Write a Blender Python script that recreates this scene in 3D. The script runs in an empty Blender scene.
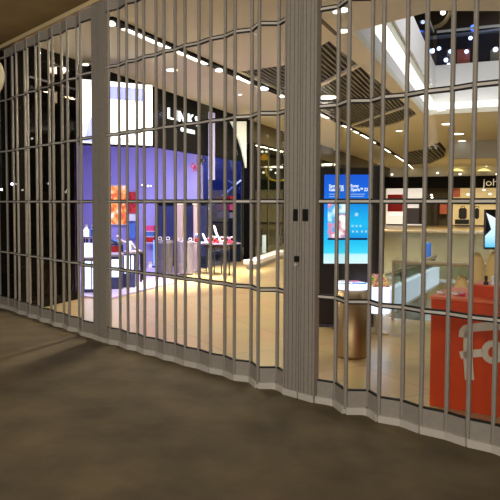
import bpy, bmesh, math, random
from mathutils import Vector, Matrix
from mathutils.geometry import delaunay_2d_cdt
random.seed(7)
SC = bpy.context.scene
COL = SC.collection

# ------------------------------------------------------------------ camera
EYE = Vector((0, 0, 1.5)); F = 640.0; CX, CY = 200.0, 233.0
TH = math.atan(31 / F)
cd = bpy.data.cameras.new('camera'); cam = bpy.data.objects.new('camera', cd); COL.objects.link(cam)
cam.location = EYE; cam.rotation_euler = (math.pi / 2 - TH, 0, 0)
cd.sensor_width = 36; cd.lens = F / 500 * 36; cd.shift_x = (250 - CX) / 500; cd.shift_y = (CY - 250) / 500
cd.clip_end = 300; SC.camera = cam
# ------------------------------------------------------------------ world, exposure
W = bpy.data.worlds.new('night'); SC.world = W; W.use_nodes = True
W.node_tree.nodes['Background'].inputs[0].default_value = (0.55, 0.42, 0.27, 1)
W.node_tree.nodes['Background'].inputs[1].default_value = 0.045
SC.view_settings.view_transform = 'Standard'; SC.view_settings.look = 'None'
SC.view_settings.exposure = 0.0; SC.view_settings.gamma = 1.0

# ------------------------------------------------------------------ pixel / world maths
def ray(x, y):
    u = (x - CX) / F; v = (CY - y) / F
    return Vector((u, math.cos(TH) + v * math.sin(TH), -math.sin(TH) + v * math.cos(TH)))
def at(x, y, d):                      # point at world depth d
    r = ray(x, y); return EYE + r * (d / r.y)
def atz(x, y, z):                     # point on a level plane
    r = ray(x, y); return EYE + r * ((z - EYE.z) / r.z)
CEIL = 3.65
def ceil(x, y): return atz(x, y, CEIL)
def flo(x, y): return atz(x, y, 0.0)
def v2(p): return Vector((p[0], p[1]))
class Plane:                          # vertical plane through two plan points
    def __init__(s, a, b):
        s.a = v2(a); s.d = (v2(b) - v2(a)).normalized(); s.n = Vector((-s.d.y, s.d.x))
        if s.n.dot(s.a) < 0: s.n = -s.n            # n points away from the viewer
    def __call__(s, x, y, off=0.0):
        r = ray(x, y); den = r.x * s.n.x + r.y * s.n.y
        t = ((s.a + s.n * off) - Vector((EYE.x, EYE.y))).dot(s.n) / den
        return EYE + r * t

def area(name, loc, target, sx, sy, power, color, spread=math.pi):
    l = bpy.data.lights.new(name, 'AREA'); l.shape = 'RECTANGLE'; l.size = sx; l.size_y = sy
    l.energy = power; l.color = color; l.spread = spread
    o = bpy.data.objects.new(name, l); COL.objects.link(o); o.location = loc
    o.rotation_euler = (Vector(target) - Vector(loc)).to_track_quat('-Z', 'Y').to_euler()
    return o

STORE = Plane(ceil(36, 46), ceil(250, 120))
D1 = STORE.d.copy(); NS = STORE.n.copy(); NS = NS if NS.x < 0 else -NS      # NS: into the shops
D2 = Vector((D1.y, -D1.x))
def v3(p, z): return Vector((p[0], p[1], z))

WARM = (1.0, 0.87, 0.64); COOL = (0.72, 0.80, 1.0); VIOLET = (0.58, 0.55, 1.0)
# unseen fill lights added on the street side to brighten the gate
area('gate_fill_light', (-0.6, -3.2, 2.9), (0.6, 5.0, 1.9), 2.4, 1.6, 285, (1.0, 0.93, 0.82))
area('gate_fill_light', (-4.6, 1.0, 2.9), (-3.0, 7.5, 1.9), 1.6, 1.2, 130, (1.0, 0.93, 0.82))
# mall general lighting (recessed rows along the corridor)
for x0, y0, x1, y1, p in ((126, 24.5, 207, 61, 150), (232, 71.5, 285, 95, 170), (319, 111.5, 345, 124.5, 165), (345, 124.5, 390, 151, 260)):
    a, b = ceil(x0, y0), ceil(x1, y1); c = (a + b) / 2; L = (v2(b) - v2(a)).length
    l = area('trough_light', (c.x, c.y, CEIL - 0.06), (c.x, c.y, 0), 0.12, L, p, WARM)
    l.rotation_euler = (0, 0, math.atan2(b.y - a.y, b.x - a.x) - math.pi / 2)

# ------------------------------------------------------------------ materials
def lin(c):
    return tuple(((v / 255) / 12.92 if v / 255 <= 0.04045 else ((v / 255 + 0.055) / 1.055) ** 2.4) for v in c)
def mat(name, rgb, rough=0.6, metal=0.0, emit=None, strength=0.0, var=0.0, scale=6.0, bump=0.0, spec=0.5):
    m = bpy.data.materials.new(name); m.use_nodes = True; nt = m.node_tree; b = nt.nodes['Principled BSDF']
    c = lin(rgb); b.inputs['Base Color'].default_value = (*c, 1)
    b.inputs['Roughness'].default_value = rough; b.inputs['Metallic'].default_value = metal
    b.inputs['Specular IOR Level'].default_value = spec
    if emit:
        b.inputs['Emission Color'].default_value = (*lin(emit), 1); b.inputs['Emission Strength'].default_value = strength
    if var or bump:
        tc = nt.nodes.new('ShaderNodeTexCoord'); n = nt.nodes.new('ShaderNodeTexNoise')
        n.inputs['Scale'].default_value = scale; n.inputs['Detail'].default_value = 5
        nt.links.new(tc.outputs['Object'], n.inputs['Vector'])
        if var:
            r = nt.nodes.new('ShaderNodeValToRGB')
            r.color_ramp.elements[0].position = 0.3; r.color_ramp.elements[1].position = 0.7
            r.color_ramp.elements[0].color = (*[v * (1 - var) for v in c], 1)
            r.color_ramp.elements[1].color = (*[min(1, v * (1 + var)) for v in c], 1)
            nt.links.new(n.outputs['Fac'], r.inputs['Fac']); nt.links.new(r.outputs['Color'], b.inputs['Base Color'])
        if bump:
            bp = nt.nodes.new('ShaderNodeBump'); bp.inputs['Strength'].default_value = bump
            bp.inputs['Distance'].default_value = 0.02
            nt.links.new(n.outputs['Fac'], bp.inputs['Height']); nt.links.new(bp.outputs['Normal'], b.inputs['Normal'])
    return m
def glass_mat(name, tint, refl=0.5, rough=0.02):
    m = bpy.data.materials.new(name); m.use_nodes = True; nt = m.node_tree; nt.nodes.clear()
    out = nt.nodes.new('ShaderNodeOutputMaterial'); mx = nt.nodes.new('ShaderNodeMixShader')
    t = nt.nodes.new('ShaderNodeBsdfTransparent'); t.inputs[0].default_value = (*tint, 1)
    g = nt.nodes.new('ShaderNodeBsdfGlossy'); g.inputs['Roughness'].default_value = rough
    fr = nt.nodes.new('ShaderNodeFresnel'); fr.inputs[0].default_value = 1.35
    mu = nt.nodes.new('ShaderNodeMath'); mu.operation = 'MULTIPLY'; mu.inputs[1].default_value = refl
    nt.links.new(fr.outputs[0], mu.inputs[0]); nt.links.new(mu.outputs[0], mx.inputs[0])
    nt.links.new(t.outputs[0], mx.inputs[1]); nt.links.new(g.outputs[0], mx.inputs[2])
    nt.links.new(mx.outputs[0], out.inputs[0]); return m
def picture_mat(name, colors, scale, strength, seed=0.0):           # a printed / displayed picture that is backlit
    m = bpy.data.materials.new(name); m.use_nodes = True; nt = m.node_tree; b = nt.nodes['Principled BSDF']
    tc = nt.nodes.new('ShaderNodeTexCoord'); mp = nt.nodes.new('ShaderNodeMapping'); mp.inputs['Location'].default_value = (seed, seed, seed)
    n = nt.nodes.new('ShaderNodeTexNoise'); n.inputs['Scale'].default_value = scale; n.inputs['Detail'].default_value = 2
    r = nt.nodes.new('ShaderNodeValToRGB'); r.color_ramp.interpolation = 'EASE'
    while len(r.color_ramp.elements) < len(colors): r.color_ramp.elements.new(0.5)
    for i, c in enumerate(colors):
        r.color_ramp.elements[i].position = 0.3 + 0.4 * i / (len(colors) - 1); r.color_ramp.elements[i].color = (*lin(c), 1)
    nt.links.new(tc.outputs['Object'], mp.inputs[0]); nt.links.new(mp.outputs[0], n.inputs['Vector'])
    nt.links.new(n.outputs['Fac'], r.inputs['Fac']); nt.links.new(r.outputs['Color'], b.inputs['Base Color'])
    nt.links.new(r.outputs['Color'], b.inputs['Emission Color']); b.inputs['Emission Strength'].default_value = strength
    return m
def tile_mat():
    m = bpy.data.materials.new('polished_tile'); m.use_nodes = True; nt = m.node_tree; b = nt.nodes['Principled BSDF']
    tc = nt.nodes.new('ShaderNodeTexCoord'); mp = nt.nodes.new('ShaderNodeMapping')
    mp.inputs['Rotation'].default_value = (0, 0, math.atan2(D1.y, D1.x))
    br = nt.nodes.new('ShaderNodeTexBrick'); br.offset = 0.0; br.inputs['Scale'].default_value = 1.0
    br.inputs['Brick Width'].default_value = 0.9; br.inputs['Row Height'].default_value = 0.9; br.inputs['Mortar Size'].default_value = 0.006
    br.inputs['Color1'].default_value = (*lin((202, 176, 124)), 1); br.inputs['Color2'].default_value = (*lin((188, 160, 112)), 1)
    br.inputs['Mortar'].default_value = (*lin((150, 122, 88)), 1)
    n = nt.nodes.new('ShaderNodeTexNoise'); n.inputs['Scale'].default_value = 2.2; n.inputs['Detail'].default_value = 6
    mx = nt.nodes.new('ShaderNodeMix'); mx.data_type = 'RGBA'; mx.blend_type = 'MULTIPLY'; mx.inputs[0].default_value = 0.35
    nt.links.new(tc.outputs['Object'], mp.inputs[0]); nt.links.new(mp.outputs[0], br.inputs['Vector']); nt.links.new(tc.outputs['Object'], n.inputs['Vector'])
    nt.links.new(br.outputs['Color'], mx.inputs[6]); nt.links.new(n.outputs['Color'], mx.inputs[7])
    nt.links.new(mx.outputs[2], b.inputs['Base Color']); b.inputs['Roughness'].default_value = 0.28
    return m
def pavement_mat():
    m = mat('pavement', (93, 80, 56), 0.85, var=0.34, scale=2.6, bump=0.35)
    return m
M = dict(
    alu=mat('brushed_aluminium', (152, 145, 137), 0.55, 0.25, var=0.06, scale=30),
    alu_pale=mat('pale_aluminium', (196, 190, 182), 0.5, 0.15),
    gasket=mat('black_gasket', (16, 13, 11), 0.7), black=mat('black_plastic', (10, 9, 9), 0.4),
    glass=glass_mat('clear_glass', (0.97, 0.98, 0.97), 0.12), tint=glass_mat('green_tinted_glass', (0.70, 0.75, 0.73), 0.4),
    darkglass=glass_mat('smoked_glass', (0.40, 0.36, 0.33), 0.12), blueglass=glass_mat('blue_tinted_glass', (0.62, 0.70, 0.92), 0.4),
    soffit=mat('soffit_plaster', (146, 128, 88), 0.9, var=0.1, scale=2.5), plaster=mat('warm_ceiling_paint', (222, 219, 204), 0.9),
    white=mat('white_paint', (232, 230, 232), 0.7), offwhite=mat('grey_white_paint', (190, 192, 196), 0.7),
    beigewall=mat('beige_wall_paint', (176, 156, 120), 0.8), olive=mat('olive_wall', (96, 88, 62), 0.8),
    dark=mat('dark_brown_wall', (20, 15, 12), 0.9, spec=0.1), fascia=mat('dark_shop_fascia', (16, 15, 17), 0.8, spec=0.15), navy=mat('navy_wall', (50, 58, 106), 0.5),
    lilac=mat('lilac_wall', (176, 170, 226), 0.6), lilacfloor=mat('pale_shop_floor', (200, 186, 226), 0.3),
    slatback=mat('slat_void', (20, 19, 18), 0.9), slat=mat('grey_slat', (112, 109, 104), 0.6),
    lampwhite=mat('lamp_white', (255, 255, 255), 0.5, emit=(255, 246, 228), strength=3.5),
    lampbright=mat('lamp_bright', (255, 255, 255), 0.5, emit=(255, 250, 240), strength=12.0),
    lampcool=mat('lamp_cool', (255, 255, 255), 0.5, emit=(226, 234, 255), strength=6.0),
    glowkerb=mat('white_kerb_painted_glow', (232, 238, 250), 0.4, emit=(214, 228, 255), strength=0.75),  # kerb brightness put in as emission; the kerb is no lamp
    cove=mat('cove_light', (255, 255, 255), 0.5, emit=(255, 250, 236), strength=1.5),
    lightbox=mat('lightbox_white', (255, 255, 255), 0.4, emit=(226, 234, 255), strength=0.98),
    glowblue=mat('plinth_glow', (255, 255, 255), 0.4, emit=(196, 214, 255), strength=1.8),
    bluelamp=mat('lamp_blue', (120, 150, 255), 0.5, emit=(60, 110, 255), strength=3.5),
    letter=mat('sign_white', (255, 255, 255), 0.5, emit=(236, 246, 255), strength=1.5),
    orange=mat('orange_counter', (198, 62, 14), 0.45, var=0.08, scale=8), orangetop=mat('orange_worktop', (226, 110, 70), 0.4),
    logo=mat('grey_logo', (206, 192, 180), 0.6), cream=mat('cream_shell', (232, 212, 168), 0.55),
    steel=mat('bronze_steel', (190, 162, 124), 0.45, 1.0), steelgrey=mat('handrail_steel', (200, 186, 158), 0.35, 0.6),
    totem=mat('totem_black', (38, 36, 38), 0.35), red=mat('red_goods', (196, 36, 40), 0.5), pink=mat('pink_goods', (226, 80, 130), 0.5),
    whitegoods=mat('white_goods', (240, 240, 246), 0.35), counter=mat('grey_counter', (92, 88, 100), 0.5), countpale=mat('pale_counter', (150, 142, 162), 0.4),
    teal=mat('dark_teal_cabinet', (26, 40, 58), 0.3), beigecol=mat('beige_column', (222, 196, 176), 0.5), green=mat('dark_green_panel', (30, 38, 30), 0.5),
    bluegoods=mat('blue_goods', (90, 130, 200), 0.4), wood=mat('dark_wood', (62, 46, 34), 0.5), pave=pavement_mat(), tile=tile_mat(),
)

# ------------------------------------------------------------------ object helpers
def link(name, data): o = bpy.data.objects.new(name, data); COL.objects.link(o); return o
def tag(o, label, cat, group=None):
    o['label'] = label; o['category'] = cat
    if group: o['group'] = group
    return o
def thing(name, label, cat, loc, group=None):
    o = link(name, None); o.location = loc; o.empty_display_size = 0.1; o['origin'] = list(loc); return tag(o, label, cat, group)
def origin(o):
    while o.parent: o = o.parent
    return Vector(o['origin']) if 'origin' in o else o.location.copy()
def obj(name, bm, mats, parent=None, smooth=False, label=None):
    bmesh.ops.recalc_face_normals(bm, faces=bm.faces)
    if parent is None:                                   # origin at the base centre of the mesh
        xs = [v.co for v in bm.verts]
        off = Vector(((min(p.x for p in xs) + max(p.x for p in xs)) / 2, (min(p.y for p in xs) + max(p.y for p in xs)) / 2, min(p.z for p in xs)))
    else: off = origin(parent)
    bmesh.ops.translate(bm, vec=-off, verts=bm.verts)
    me = bpy.data.meshes.new(name); bm.to_mesh(me); bm.free()
    if not isinstance(mats, (list, tuple)): mats = [mats]
    for m in mats: me.materials.append(m)
    if smooth:
        for p in me.polygons: p.use_smooth = True
    o = link(name, me)
    if parent is None: o.location = off
    else: o.parent = parent
    if label: o['label'] = label
    return o
def struct(name, bm, m, parent=None):
    o = obj(name, bm, m, parent)
    if parent is None: o['kind'] = 'structure'
    return o
def BM(): return bmesh.new()
def hexa(bm, pts, mi=0):                                 # 4 bottom + 4 top points
    vs = [bm.verts.new(p) for p in pts]
    for f in ((3, 2, 1, 0), (4, 5, 6, 7), (0, 1, 5, 4), (1, 2, 6, 5), (2, 3, 7, 6), (3, 0, 4, 7)):
        bm.faces.new([vs[i] for i in f]).material_index = mi
    return bm
def slab(bm, a, b, z0, z1, t, off=0.0, mi=0):            # upright box along plan segment a-b
    a = v2(a); b = v2(b); d = (b - a).normalized(); n = Vector((-d.y, d.x))
    l, r = n * (off + t / 2), n * (off - t / 2)
    q = [a + r, b + r, b + l, a + l]
    return hexa(bm, [v3(p, z0) for p in q] + [v3(p, z1) for p in q], mi)
def box(bm, c, sx, sy, z0, z1, yaw=0.0, mi=0):
    d = Vector((math.cos(yaw), math.sin(yaw))); c = v2(c)
    return slab(bm, c - d * sx / 2, c + d * sx / 2, z0, z1, sy, 0, mi)
def prism(bm, pts, vec, mi=0):                           # planar polygon extruded by vec
    a = [bm.verts.new(p) for p in pts]; b = [bm.verts.new(Vector(p) + vec) for p in pts]; n = len(pts)
    bm.faces.new(a).material_index = mi; bm.faces.new(list(reversed(b))).material_index = mi
    for i in range(n): bm.faces.new([a[i], b[i], b[(i + 1) % n], a[(i + 1) % n]]).material_index = mi
    return bm
def tube(bm, pts, r, seg=10, mi=0):
    pts = [Vector(p) for p in pts]; rings = []
    for i, p in enumerate(pts):
        d = (pts[min(i + 1, len(pts) - 1)] - pts[max(i - 1, 0)]).normalized()
        u = d.cross(Vector((0, 0, 1)));  u = Vector((1, 0, 0)) if u.length < 1e-4 else u.normalized(); w = d.cross(u)
        rr = r[i] if isinstance(r, (list, tuple)) else r
        rings.append([bm.verts.new(p + (u * math.cos(2 * math.pi * k / seg) + w * math.sin(2 * math.pi * k / seg)) * rr) for k in range(seg)])
    for a, b in zip(rings, rings[1:]):
        for k in range(seg): bm.faces.new([a[k], a[(k + 1) % seg], b[(k + 1) % seg], b[k]]).material_index = mi
    bm.faces.new(list(reversed(rings[0]))).material_index = mi; bm.faces.new(rings[-1]).material_index = mi
    return bm
def lathe(bm, c, prof, seg=28, mi=0):                    # prof: (radius, z) pairs
    rings = [[bm.verts.new((c[0] + r * math.cos(2 * math.pi * k / seg), c[1] + r * math.sin(2 * math.pi * k / seg), z)) for k in range(seg)] for r, z in prof]
    for a, b in zip(rings, rings[1:]):
        for k in range(seg): bm.faces.new([a[k], a[(k + 1) % seg], b[(k + 1) % seg], b[k]]).material_index = mi
    bm.faces.new(list(reversed(rings[0]))).material_index = mi; bm.faces.new(rings[-1]).material_index = mi
    return bm
def sphere(bm, c, r, sz=1.0, mi=0):
    m = Matrix.Translation(c) @ Matrix.Diagonal((r, r, r * sz, 1))
    res = bmesh.ops.create_uvsphere(bm, u_segments=16, v_segments=10, radius=1.0, matrix=m)
    for v in res['verts']:
        for f in v.link_faces: f.material_index = mi
    return bm
def inside(p, poly):
    c = False; n = len(poly)
    for i in range(n):
        a, b = poly[i], poly[(i + 1) % n]
        if (a[1] > p[1]) != (b[1] > p[1]) and p[0] < (b[0] - a[0]) * (p[1] - a[1]) / (b[1] - a[1]) + a[0]: c = not c
    return c
def plate(bm, outer, holes, z0, z1, mi=0):               # level plate with holes
    pts, edges = [], []
    for lp in [outer] + holes:
        s = len(pts); pts += [v2(p) for p in lp]; edges += [(s + i, s + (i + 1) % len(lp)) for i in range(len(lp))]
    vs, es, fs, *_ = delaunay_2d_cdt(pts, edges, [], 0, 1e-6)
    keep = []
    for f in fs:
        c = sum((vs[i] for i in f), Vector((0, 0))) / len(f)
        if inside(c, outer) and not any(inside(c, h) for h in holes): keep.append(f)
    lo = [bm.verts.new((p.x, p.y, z0)) for p in vs]; hi = [bm.verts.new((p.x, p.y, z1)) for p in vs]
    cnt = {}
    for f in keep:
        bm.faces.new([hi[i] for i in f]).material_index = mi; bm.faces.new([lo[i] for i in reversed(f)]).material_index = mi
        for i in range(len(f)):
            k = (f[i], f[(i + 1) % len(f)]); cnt[k] = 1
    for (a, b) in cnt:
        if (b, a) not in cnt: bm.faces.new([lo[a], lo[b], hi[b], hi[a]]).material_index = mi
    for v in [v for v in bm.verts if not v.link_faces]: bm.verts.remove(v)
    return bm
def text_bm(body, origin_, right, up, height, depth=0.01, bold=0.0, align='LEFT', width=None):
    cu = bpy.data.curves.new('t', 'FONT'); cu.body = body; cu.size = 1.0; cu.extrude = 0.0; cu.offset = bold; cu.align_x = align
    o = bpy.data.objects.new('t', cu); COL.objects.link(o)
    dg = bpy.context.evaluated_depsgraph_get(); me = bpy.data.meshes.new_from_object(o.evaluated_get(dg))
    bpy.data.objects.remove(o); bm = BM(); bm.from_mesh(me); bpy.data.meshes.remove(me)
    r = bmesh.ops.extrude_face_region(bm, geom=bm.faces[:])
    bmesh.ops.translate(bm, vec=(0, 0, 1), verts=[g for g in r['geom'] if isinstance(g, bmesh.types.BMVert)])
    mx = max(v.co.x for v in bm.verts); mn = min(v.co.x for v in bm.verts); my = max(v.co.y for v in bm.verts); lo = min(v.co.y for v in bm.verts)
    sy = height / 0.7; sx = sy if width is None else width / (mx - mn)
    right = Vector(right).normalized(); up = Vector(up).normalized(); nrm = right.cross(up)
    for v in bm.verts:
        v.co = Vector(origin_) + right * ((v.co.x - (mn if width else 0)) * sx) + up * (v.co.y * sy) + nrm * (v.co.z * depth)
    return bm

# ------------------------------------------------------------------ gate plan
ROW = 0.7
def sgate(x): return 66.2 + 0.1345 * (x - 107) if x > 107 else 66.2 + 0.157 * (x - 107)
def gp(x, dz=0.0):
    d = F * ROW / sgate(x) + dz
    return v2(at(x, 202, d))
G_L, G_B, G_R = gp(-75), gp(101), gp(745)

# ------------------------------------------------------------------ setting
gn = Vector((0.7, 0.7))
def push(p, n): return v2(p) + n
floor_void_a = flo(387, 317); KDIR = (v2(flo(437, 285)) - v2(flo(387, 315))).normalized()
fa = v2(floor_void_a); fb = fa + KDIR * 4.0; fr = Vector((KDIR.y, -KDIR.x))
FV = [fa, fb, fb + fr * 12, fa + fr * 12]
bm = BM(); plate(bm, [G_L, G_B, G_R, (20, 3), (30, 50), (-14, 50), (-9, 9)], [FV], -0.3, 0.0); struct('floor', bm, M['tile'])
bm = BM(); plate(bm, [(-9, 9), G_L, G_B, G_R, (9, -4), (-9, -4)], [], -0.3, 0.0); struct('pavement', bm, M['pave'])
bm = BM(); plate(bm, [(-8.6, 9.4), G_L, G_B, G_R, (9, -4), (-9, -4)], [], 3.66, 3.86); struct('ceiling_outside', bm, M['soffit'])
# ceiling with the atrium void and the slatted recess
VA, VB = ceil(353, 32), ceil(425, 115)
VOID = [v2(VA), v2(VB), v2(VB) + D2 * 14, v2(ceil(640, 11)), v2(ceil(500, 11)), v2(ceil(432, 11))]
REC = [v2(ceil(*p)) for p in [(241, 71.5), (286, 65), (308, 54), (329, 41), (417, 114), (408, 119), (392, 125), (372, 128.5), (355, 127.5), (337, 119.5), (321, 110), (287, 94.5)]]
OVAL = [v2(ceil(*p)) for p in [(408, 152), (425, 149), (440, 142), (446, 149), (444.5, 157), (430, 164), (408, 165.5)]]
back = [v2(p) + gn * 0.16 for p in (G_L, G_B, G_R)]
bm = BM(); plate(bm, back + [(24, 6), (32, 50), (-14, 50), (-9, 9.4)], [VOID, REC, OVAL], CEIL, CEIL + 0.12); struct('ceiling', bm, M['plaster'])
FAR = Plane(at(440, 202, 40), v2(at(440, 202, 40)) + D2)
# left-hand shop row: piers, partitions, bulkheads, all on the shop line
def SP(x): return v2(STORE(x, 202))
def swall(name, x0, x1, z0, z1, m, t=0.16, off=0.0):
    bm = BM(); slab(bm, SP(x0) + NS * (off + t / 2), SP(x1) + NS * (off + t / 2), z0, z1, t); return struct(name, bm, m)
swall('trim_1', 27, 81, 3.5, CEIL, M['dark'])
swall('wall_fascia', 81, 250, 2.55, CEIL, M['fascia'])
def partition(name, x, ln, m, z1=CEIL, t=0.12):
    bm = BM(); p = SP(x) + NS * 0.16; slab(bm, p, p + NS * ln, 0, z1, t); return struct(name, bm, m)
partition('wall_dark_shop', 81, 5.0, M['dark'], 3.5)
partition('wall_lilac_shop', 208.5, 4.6, M['lilac'])
partition('wall_navy_shop', 247.5, 4.6, M['navy'])
lw0, lw1 = gp(-75) + gn * .45, SP(27) + NS * .05
bm = BM(); slab(bm, lw0, lw1, 0, CEIL, 0.12); struct('wall_left', bm, M['dark'])
bm = BM(); slab(bm, SP(27) + NS * 5, SP(251) + NS * 5, 0, CEIL, 0.15); struct('wall_shop_rear', bm, M['dark'])
bm = BM(); a, b = SP(27.5) + NS * 0.2, SP(80) + NS * 0.2; plate(bm, [a, b, b + NS * 4.6, a + NS * 4.6], [], 3.5, 3.58); struct('ceiling_dark_shop', bm, M['dark'])
bm = BM(); a, b = SP(84) + NS * 0.02, SP(207) + NS * 0.02; plate(bm, [a - NS * .5, SP(150) - NS * .5, SP(165) - NS * .02, b, b + NS * 4.6, a + NS * 4.6], [], 0.0, 0.03); struct('floor_lilac_shop', bm, M['lilacfloor'])
bm = BM(); plate(bm, [a + NS * 0.2, b + NS * 0.2, b + NS * 4.6, a + NS * 4.6], [], 3.2, 3.28); struct('ceiling_lilac_shop', bm, M['lilac'])
c = SP(150) + NS * 1.4
area('lilac_shop_light', (c.x, c.y, 3.15), (c.x, c.y, 0), 3.0, 1.5, 165, VIOLET)
a = SP(126) - NS * 0.75; b = SP(215) - NS * 0.55; c = (a + b) / 2
l = area('shopfront_light', (c.x, c.y, CEIL - 0.04), (c.x, c.y, 0), 0.1, (b - a).length, 110, (1.0, 0.92, 0.72), 0.55)
l.rotation_euler = (0, 0, math.atan2(D1.y, D1.x) - math.pi / 2)
c = SP(112) + NS * 0.3
area('lilac_shop_light', (c.x, c.y, 3.15), (c.x, c.y, 0), 1.5, 0.8, 85, (0.46, 0.44, 1.0))
# olive shop row further on
swall('wall_olive_shop', 250.5, 430, 0, CEIL, M['olive'], 0.16, 1.6)
swall('trim_2', 250.5, 430, 3.1, CEIL, M['olive'])
# far end wall
def fpan(name, x0, x1, y0, y1, m, t=0.3, off=0.0, st=True, parent=None):
    a, b = FAR(x0, y1, off), FAR(x1, y1, off); z1 = FAR((x0 + x1) / 2, y0, off).z; z0 = FAR((x0 + x1) / 2, y1, off).z
    bm = BM(); slab(bm, a, b, max(z0, 0.0), z1, t, 0)
    return struct(name, bm, m) if st else obj(name, bm, m, parent)
fpan('wall_far', 340, 640, 100, 240, M['beigewall'], 0.3, 1.6)
fpan('trim_3', 340, 640, 160, 175.5, M['plaster'], 0.3)
# atrium: upper slab edges round the void, upper floor beyond
VL = Plane(VA, VB)
def vedge(name, z0, z1, off, m):       # along the left side of the void
    n = -D2; a = v2(VA) - D1 * 1.5 + n * off; b = v2(VB) + D1 * 3.4 + n * off
    bm = BM(); slab(bm, a, b, z0, z1, 0.12, 0); return struct(name, bm, m)
vedge('trim_4', CEIL + 0.12, 4.02, 0.08, M['white'])
vedge('trim_5', 4.02, 4.42, 0.09, M['cove'])
vedge('trim_6', 4.42, 4.70, 0.12, M['plaster'])
vedge('trim_7', 4.70, 5.5, 0.08, M['white'])
vfar = v2(VB) + D1 * 3.4
bm = BM(); slab(bm, vfar - D2 * .3, vfar + D2 * 16, 4.35, 5.5, 0.14); struct('trim_8', bm, M['white'])
bm = BM(); slab(bm, vfar - D1 * 0.3 - D2 * .3, vfar - D1 * 0.3 + D2 * 16, CEIL + 0.12, 4.35, 0.14); struct('trim_9', bm, M['cove'])
bm = BM(); plate(bm, [v2(VA) - D1 * 3 - D2 * 6, vfar + D1 * 8 - D2 * 6, vfar + D1 * 8 + D2 * 18, v2(VA) - D1 * 3 + D2 * 18], [], 9.0, 9.2); struct('ceiling_upper', bm, M['dark'])
bm = BM(); p = vfar + D1 * 6; slab(bm, p - D2 * 6, p + D2 * 18, 3.9, 9.0, 0.2); struct('wall_upper_far', bm, M['wood'])
bm = BM(); p = v2(VA) - D2 * 5; slab(bm, p - D1 * 3, p + D1 * 16, 3.9, 9.0, 0.2); struct('wall_upper_left', bm, M['dark'])
c = v2(VB) - D1 * 3.5 + D2 * 3
area('atrium_light', (c.x, c.y, 8.6), (c.x, c.y, 0), 4, 4, 480, (0.97, 0.97, 1.0))
# void in the floor: lower storey
p = fb; bm = BM(); slab(bm, p - fr * 1, p + fr * 14, -4.5, -0.3, 0.2); struct('wall_void_far', bm, M['offwhite'])
bm = BM(); slab(bm, fa - fr * 0.15 - KDIR * 2, fb - fr * 0.15 + KDIR * 0.1, -4.5, -0.3, 0.2); struct('wall_void_side', bm, M['offwhite'])
bm = BM(); plate(bm, [fa - KDIR * 2, fb + KDIR, fb + fr * 15, fa + fr * 15 - KDIR * 2], [], -4.7, -4.5); struct('floor_lower', bm, M['tile'])
c = fb + fr * 2.0 - KDIR * 1.6; area('void_wall_fill', (c.x, c.y, -.4), (fb.x + fr.x * 2, fb.y + fr.y * 2, -1.2), 3, .3, 70, (1, .97, .92))  # unseen fill light added to brighten the void's far wall
# white downstand beam across the far corridor
a = at(450, 159, 23); b = at(640, 159, 21); bm = BM(); slab(bm, a, b, a.z, CEIL - 0.005, 0.3); struct('trim_10', bm, M['offwhite'])

# ------------------------------------------------------------------ folding gate
ZB, ZK, ZH, ZT = 0.0, 0.165, 1.5 + 2.8 * ROW, 1.5 + 2.98 * ROW
RAILS = [1.5 + 2 * ROW, 1.5 + ROW, 1.5 + 0.005, 1.5 - ROW]
def post_bm(p, d, r=0.0145):
    bm = BM(); n = Vector((-d.y, d.x))               # rounded bar with a fine groove down each face
    prof = [(-.013, -.007), (-.008, -.013), (-.0025, -.014), (-.0015, -.011), (.0015, -.011), (.0025, -.014), (.008, -.013), (.013, -.007), (.013, .007), (.008, .013), (.0025, .014), (.0015, .011), (-.0015, .011), (-.0025, .014), (-.008, .013), (-.013, .007)]
    pts = [v3(p + d * a + n * b, 0.035) for a, b in prof]
    return prism(bm, pts, Vector((0, 0, ZT - 0.035)))
def build_gate(t, plan, leads):
    """plan: plan points of the posts in order; leads: list of (a, b) plan segments of the wide lead posts"""
    n = len(plan)
    for i, p in enumerate(plan):
        if i in t['_skip']: continue
        d = (plan[min(i + 1, n - 1)] - plan[max(i - 1, 0)]).normalized()
        obj('post', post_bm(p, d), M['alu'], t)
    for a, b in zip(plan, plan[1:]):
        d = (b - a).normalized(); a2, b2 = a + d * 0.014, b - d * 0.014
        if (b2 - a2).dot(d) < 0.01: continue
        for z in RAILS:
            bm = BM(); slab(bm, a2, b2, z - 0.008, z + 0.008, 0.022)
            slab(bm, a2, b2, z + 0.008, z + 0.019, 0.016, 0, 1); slab(bm, a2, b2, z - 0.019, z - 0.008, 0.016, 0, 1)
            obj('rail', bm, [M['alu_pale'], M['gasket']], t)
        zs = [ZK + 0.012] + [v for z in reversed(RAILS) for v in (z - 0.019, z + 0.019)] + [ZH]
        for z0, z1 in zip(zs[0::2], zs[1::2]):
            bm = BM(); slab(bm, a2, b2, z0, z1, 0.006); obj('glass_panel', bm, M['glass'], t)
        bm = BM(); slab(bm, a2, b2, 0.05, ZK, 0.016); slab(bm, a2, b2, ZK, ZK + 0.012, 0.020, 0, 1); obj('kick_plate', bm, [M['alu'], M['gasket']], t)
        bm = BM(); slab(bm, a2 - d * 0.012, b2 + d * 0.012, 0.0, 0.05, 0.05); obj('bottom_sweep', bm, M['alu_pale'], t)
        bm = BM(); slab(bm, a2, b2, ZH, ZH + 0.012, 0.02, 0, 1); slab(bm, a2, b2, ZH + 0.012, ZT, 0.022); obj('top_panel', bm, [M['alu'], M['gasket']], t)
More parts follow.
